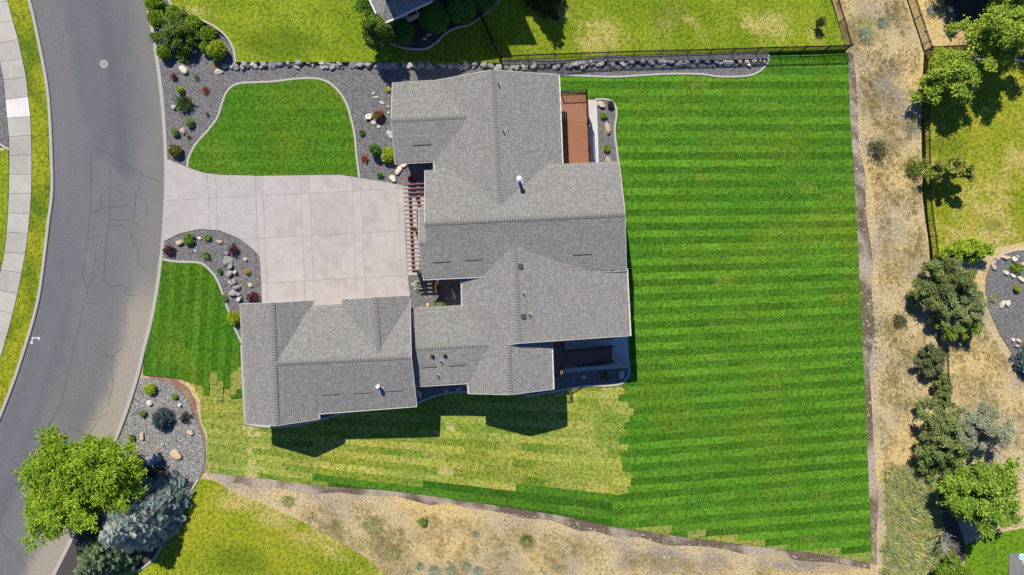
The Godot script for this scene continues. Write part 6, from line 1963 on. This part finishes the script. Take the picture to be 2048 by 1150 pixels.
	plant("field_shrub", "scraggly bush left of the dark scrub", 1795, 640, 0.6, 0.5, [Color(0.12, 0.14, 0.06), Color(0.17, 0.18, 0.08)], "airy", 0.0)
	plant("field_shrub", "dark narrow plant on the neighbour's lawn", 1632, 52, 0.45, 1.2, [Color(0.04, 0.08, 0.015), Color(0.06, 0.1, 0.02)], "airy", 0.43)
	plant("small_shrub", "yellow-green ball plant on the east gravel", 2030, 577, 0.3, 0.4, gold, "round", 0.08)
	plant("small_shrub", "green plant inside the east stone border", 2030, 535, 0.5, 0.35, yew, "airy", 0.08)

# ---------------------------------------------------------------- field grass
func grass_in(called: String, label: String, polys: Array, per_m2: float, tuft: Mesh, s0: float, s1: float, colors: Array, lump := 0.0) -> void:
	var xf := []
	var cols := PackedColorArray()
	for pts in polys:
		var poly := gpoly(pts)
		var lo := poly[0]
		var hi := poly[0]
		for p in poly:
			lo = lo.min(p)
			hi = hi.max(p)
		var n := int((hi.x - lo.x) * (hi.y - lo.y) * per_m2)
		for i in n:
			var p := Vector2(rng.randf_range(lo.x, hi.x), rng.randf_range(lo.y, hi.y))
			if not Geometry2D.is_point_in_polygon(p, poly): continue
			var v := noise_a.get_noise_2d(p.x * 3.0, p.y * 3.0)
			if lump > 0.0 and v + rng.randf_range(-0.25, 0.25) < lump - 0.3: continue
			var s := rng.randf_range(s0, s1) * (1.0 + v * 0.6)
			xf.append(Transform3D(Basis(Vector3.UP, rng.randf() * TAU).scaled(Vector3(s, s * rng.randf_range(0.7, 1.2), s)), Vector3(p.x, ground(p.x, p.y) - 0.01, p.y)))
			cols.append(shade(colors[rng.randi() % colors.size()], 0.2))
	var o := scatter(called, tuft, M.grass, xf, cols, null)
	tag(o, label, "grass", "", "stuff")

func build_grasses() -> void:
	var tuft := blade_tuft(7, 1.0, 0.09, 0.55, 200)
	var tan := [Color(0.68, 0.56, 0.33), Color(0.60, 0.49, 0.27), Color(0.74, 0.60, 0.32), Color(0.52, 0.43, 0.24), Color(0.44, 0.40, 0.18), Color(0.34, 0.28, 0.16)]
	grass_in("dry_grass", "bleached dry grass covering the east and south field strips", [
		[[1668, 0], [1694, 98], [1712, 110], [1726, 250], [1738, 330], [1756, 480], [1760, 640], [1756, 800], [1768, 940], [1860, 930], [1850, 700], [1856, 520], [1842, 400], [1838, 200], [1840, 95], [1808, 0]],
		[[560, 990], [720, 1002], [860, 1022], [1000, 1042], [1100, 1058], [1230, 1092], [1330, 1112], [1450, 1120], [1600, 1140], [1600, 1200], [800, 1200], [775, 1150], [690, 1088], [580, 1030]],
		[[1890, 690], [1960, 640], [1990, 680], [2040, 760], [2080, 900], [1960, 900], [1900, 800]], [[1850, 0], [1890, 0], [1930, 70], [1940, 95], [1856, 96]]], 70.0, tuft, 0.08, 0.2, tan, 0.12)
	grass_in("green_weeds", "scattered green weeds in the dry field", [
		[[1720, 600], [1830, 600], [1860, 930], [1768, 940]], [[680, 1010], [800, 1020], [830, 1110], [760, 1130], [640, 1050]], [[1700, 20], [1780, 20], [1790, 130], [1720, 120]], [[1800, 300], [1842, 300], [1842, 500], [1820, 420]]], 16.0, tuft, 0.10, 0.22, [Color(0.17, 0.22, 0.05), Color(0.22, 0.25, 0.08), Color(0.13, 0.18, 0.04)], 0.3)
	grass_in("bunch_grass", "clumps of golden bunch grass standing in the dry field", [
		[[1668, 0], [1694, 98], [1720, 120], [1735, 330], [1765, 480], [1768, 640], [1765, 800], [1768, 940], [1860, 930], [1850, 700], [1850, 520], [1838, 400], [1836, 200], [1836, 95], [1808, 0]],
		[[600, 1005], [720, 1012], [860, 1030], [1000, 1050], [1100, 1068], [1230, 1100], [1330, 1118], [1600, 1150], [1600, 1200], [800, 1200], [775, 1150], [690, 1088], [600, 1035]],
		[[1890, 690], [1960, 640], [1990, 680], [2040, 760], [2080, 900], [1960, 900], [1900, 800]]], 9.0, blade_tuft(16, 1.0, 0.045, 0.6, 205), 0.18, 0.42, [Color(0.62, 0.50, 0.24), Color(0.55, 0.45, 0.22), Color(0.40, 0.36, 0.15), Color(0.68, 0.55, 0.28), Color(0.33, 0.33, 0.13)], 0.2)
	var lean := blade_tuft(8, 1.0, 0.075, 0.5, 201, Vector3(0.45, 0, 0.35))
	grass_in("tall_grass", "tall leaning green grass beside the lower east trees", [[[1768, 940], [1800, 930], [1868, 940], [1872, 1040], [1900, 1160], [1760, 1200], [1772, 1060]]], 45.0, lean, 0.35, 0.85, [Color(0.36, 0.43, 0.11), Color(0.44, 0.46, 0.16), Color(0.27, 0.35, 0.10), Color(0.58, 0.52, 0.24), Color(0.34, 0.40, 0.24)])

	# loose stones on the bare soil and in the strip
	var xf := []
	var cols := PackedColorArray()
	for pts in [[[1700, 110], [1722, 110], [1745, 330], [1760, 480], [1765, 640], [1762, 800], [1768, 1000], [1765, 1130], [1745, 1130], [1724, 640], [1706, 330]], [[1720, 120], [1830, 110], [1830, 260], [1760, 300]], [[900, 1005], [1240, 1062], [1480, 1094], [1740, 1130], [1700, 1148], [1300, 1120], [1000, 1060]], [[560, 985], [720, 1000], [700, 1030], [600, 1010]]]:
		var poly := gpoly(pts)
		var lo := poly[0]
		var hi := poly[0]
		for p in poly:
			lo = lo.min(p)
			hi = hi.max(p)
		for i in int((hi.x - lo.x) * (hi.y - lo.y) * 26.0):
			var p := Vector2(rng.randf_range(lo.x, hi.x), rng.randf_range(lo.y, hi.y))
			if not Geometry2D.is_point_in_polygon(p, poly): continue
			var s := rng.randf_range(0.015, 0.05) * (2.2 if rng.randf() < 0.06 else 1.0)
			xf.append(Transform3D(Basis(Vector3.UP, rng.randf() * TAU).scaled_local(Vector3(s * 1.3, s * 0.7, s)), Vector3(p.x, ground(p.x, p.y) + 0.02, p.y)))
			cols.append(shade(Color(0.46, 0.40, 0.32) if rng.randf() < 0.6 else Color(0.30, 0.26, 0.22), 0.25))
	var stones := scatter("loose_stones", rocks[2], mat(Color.WHITE, 0.95, null, true), xf, cols, null)
	tag(stones, "loose pale stones strewn over the bare soil strips", "stones", "", "stuff")
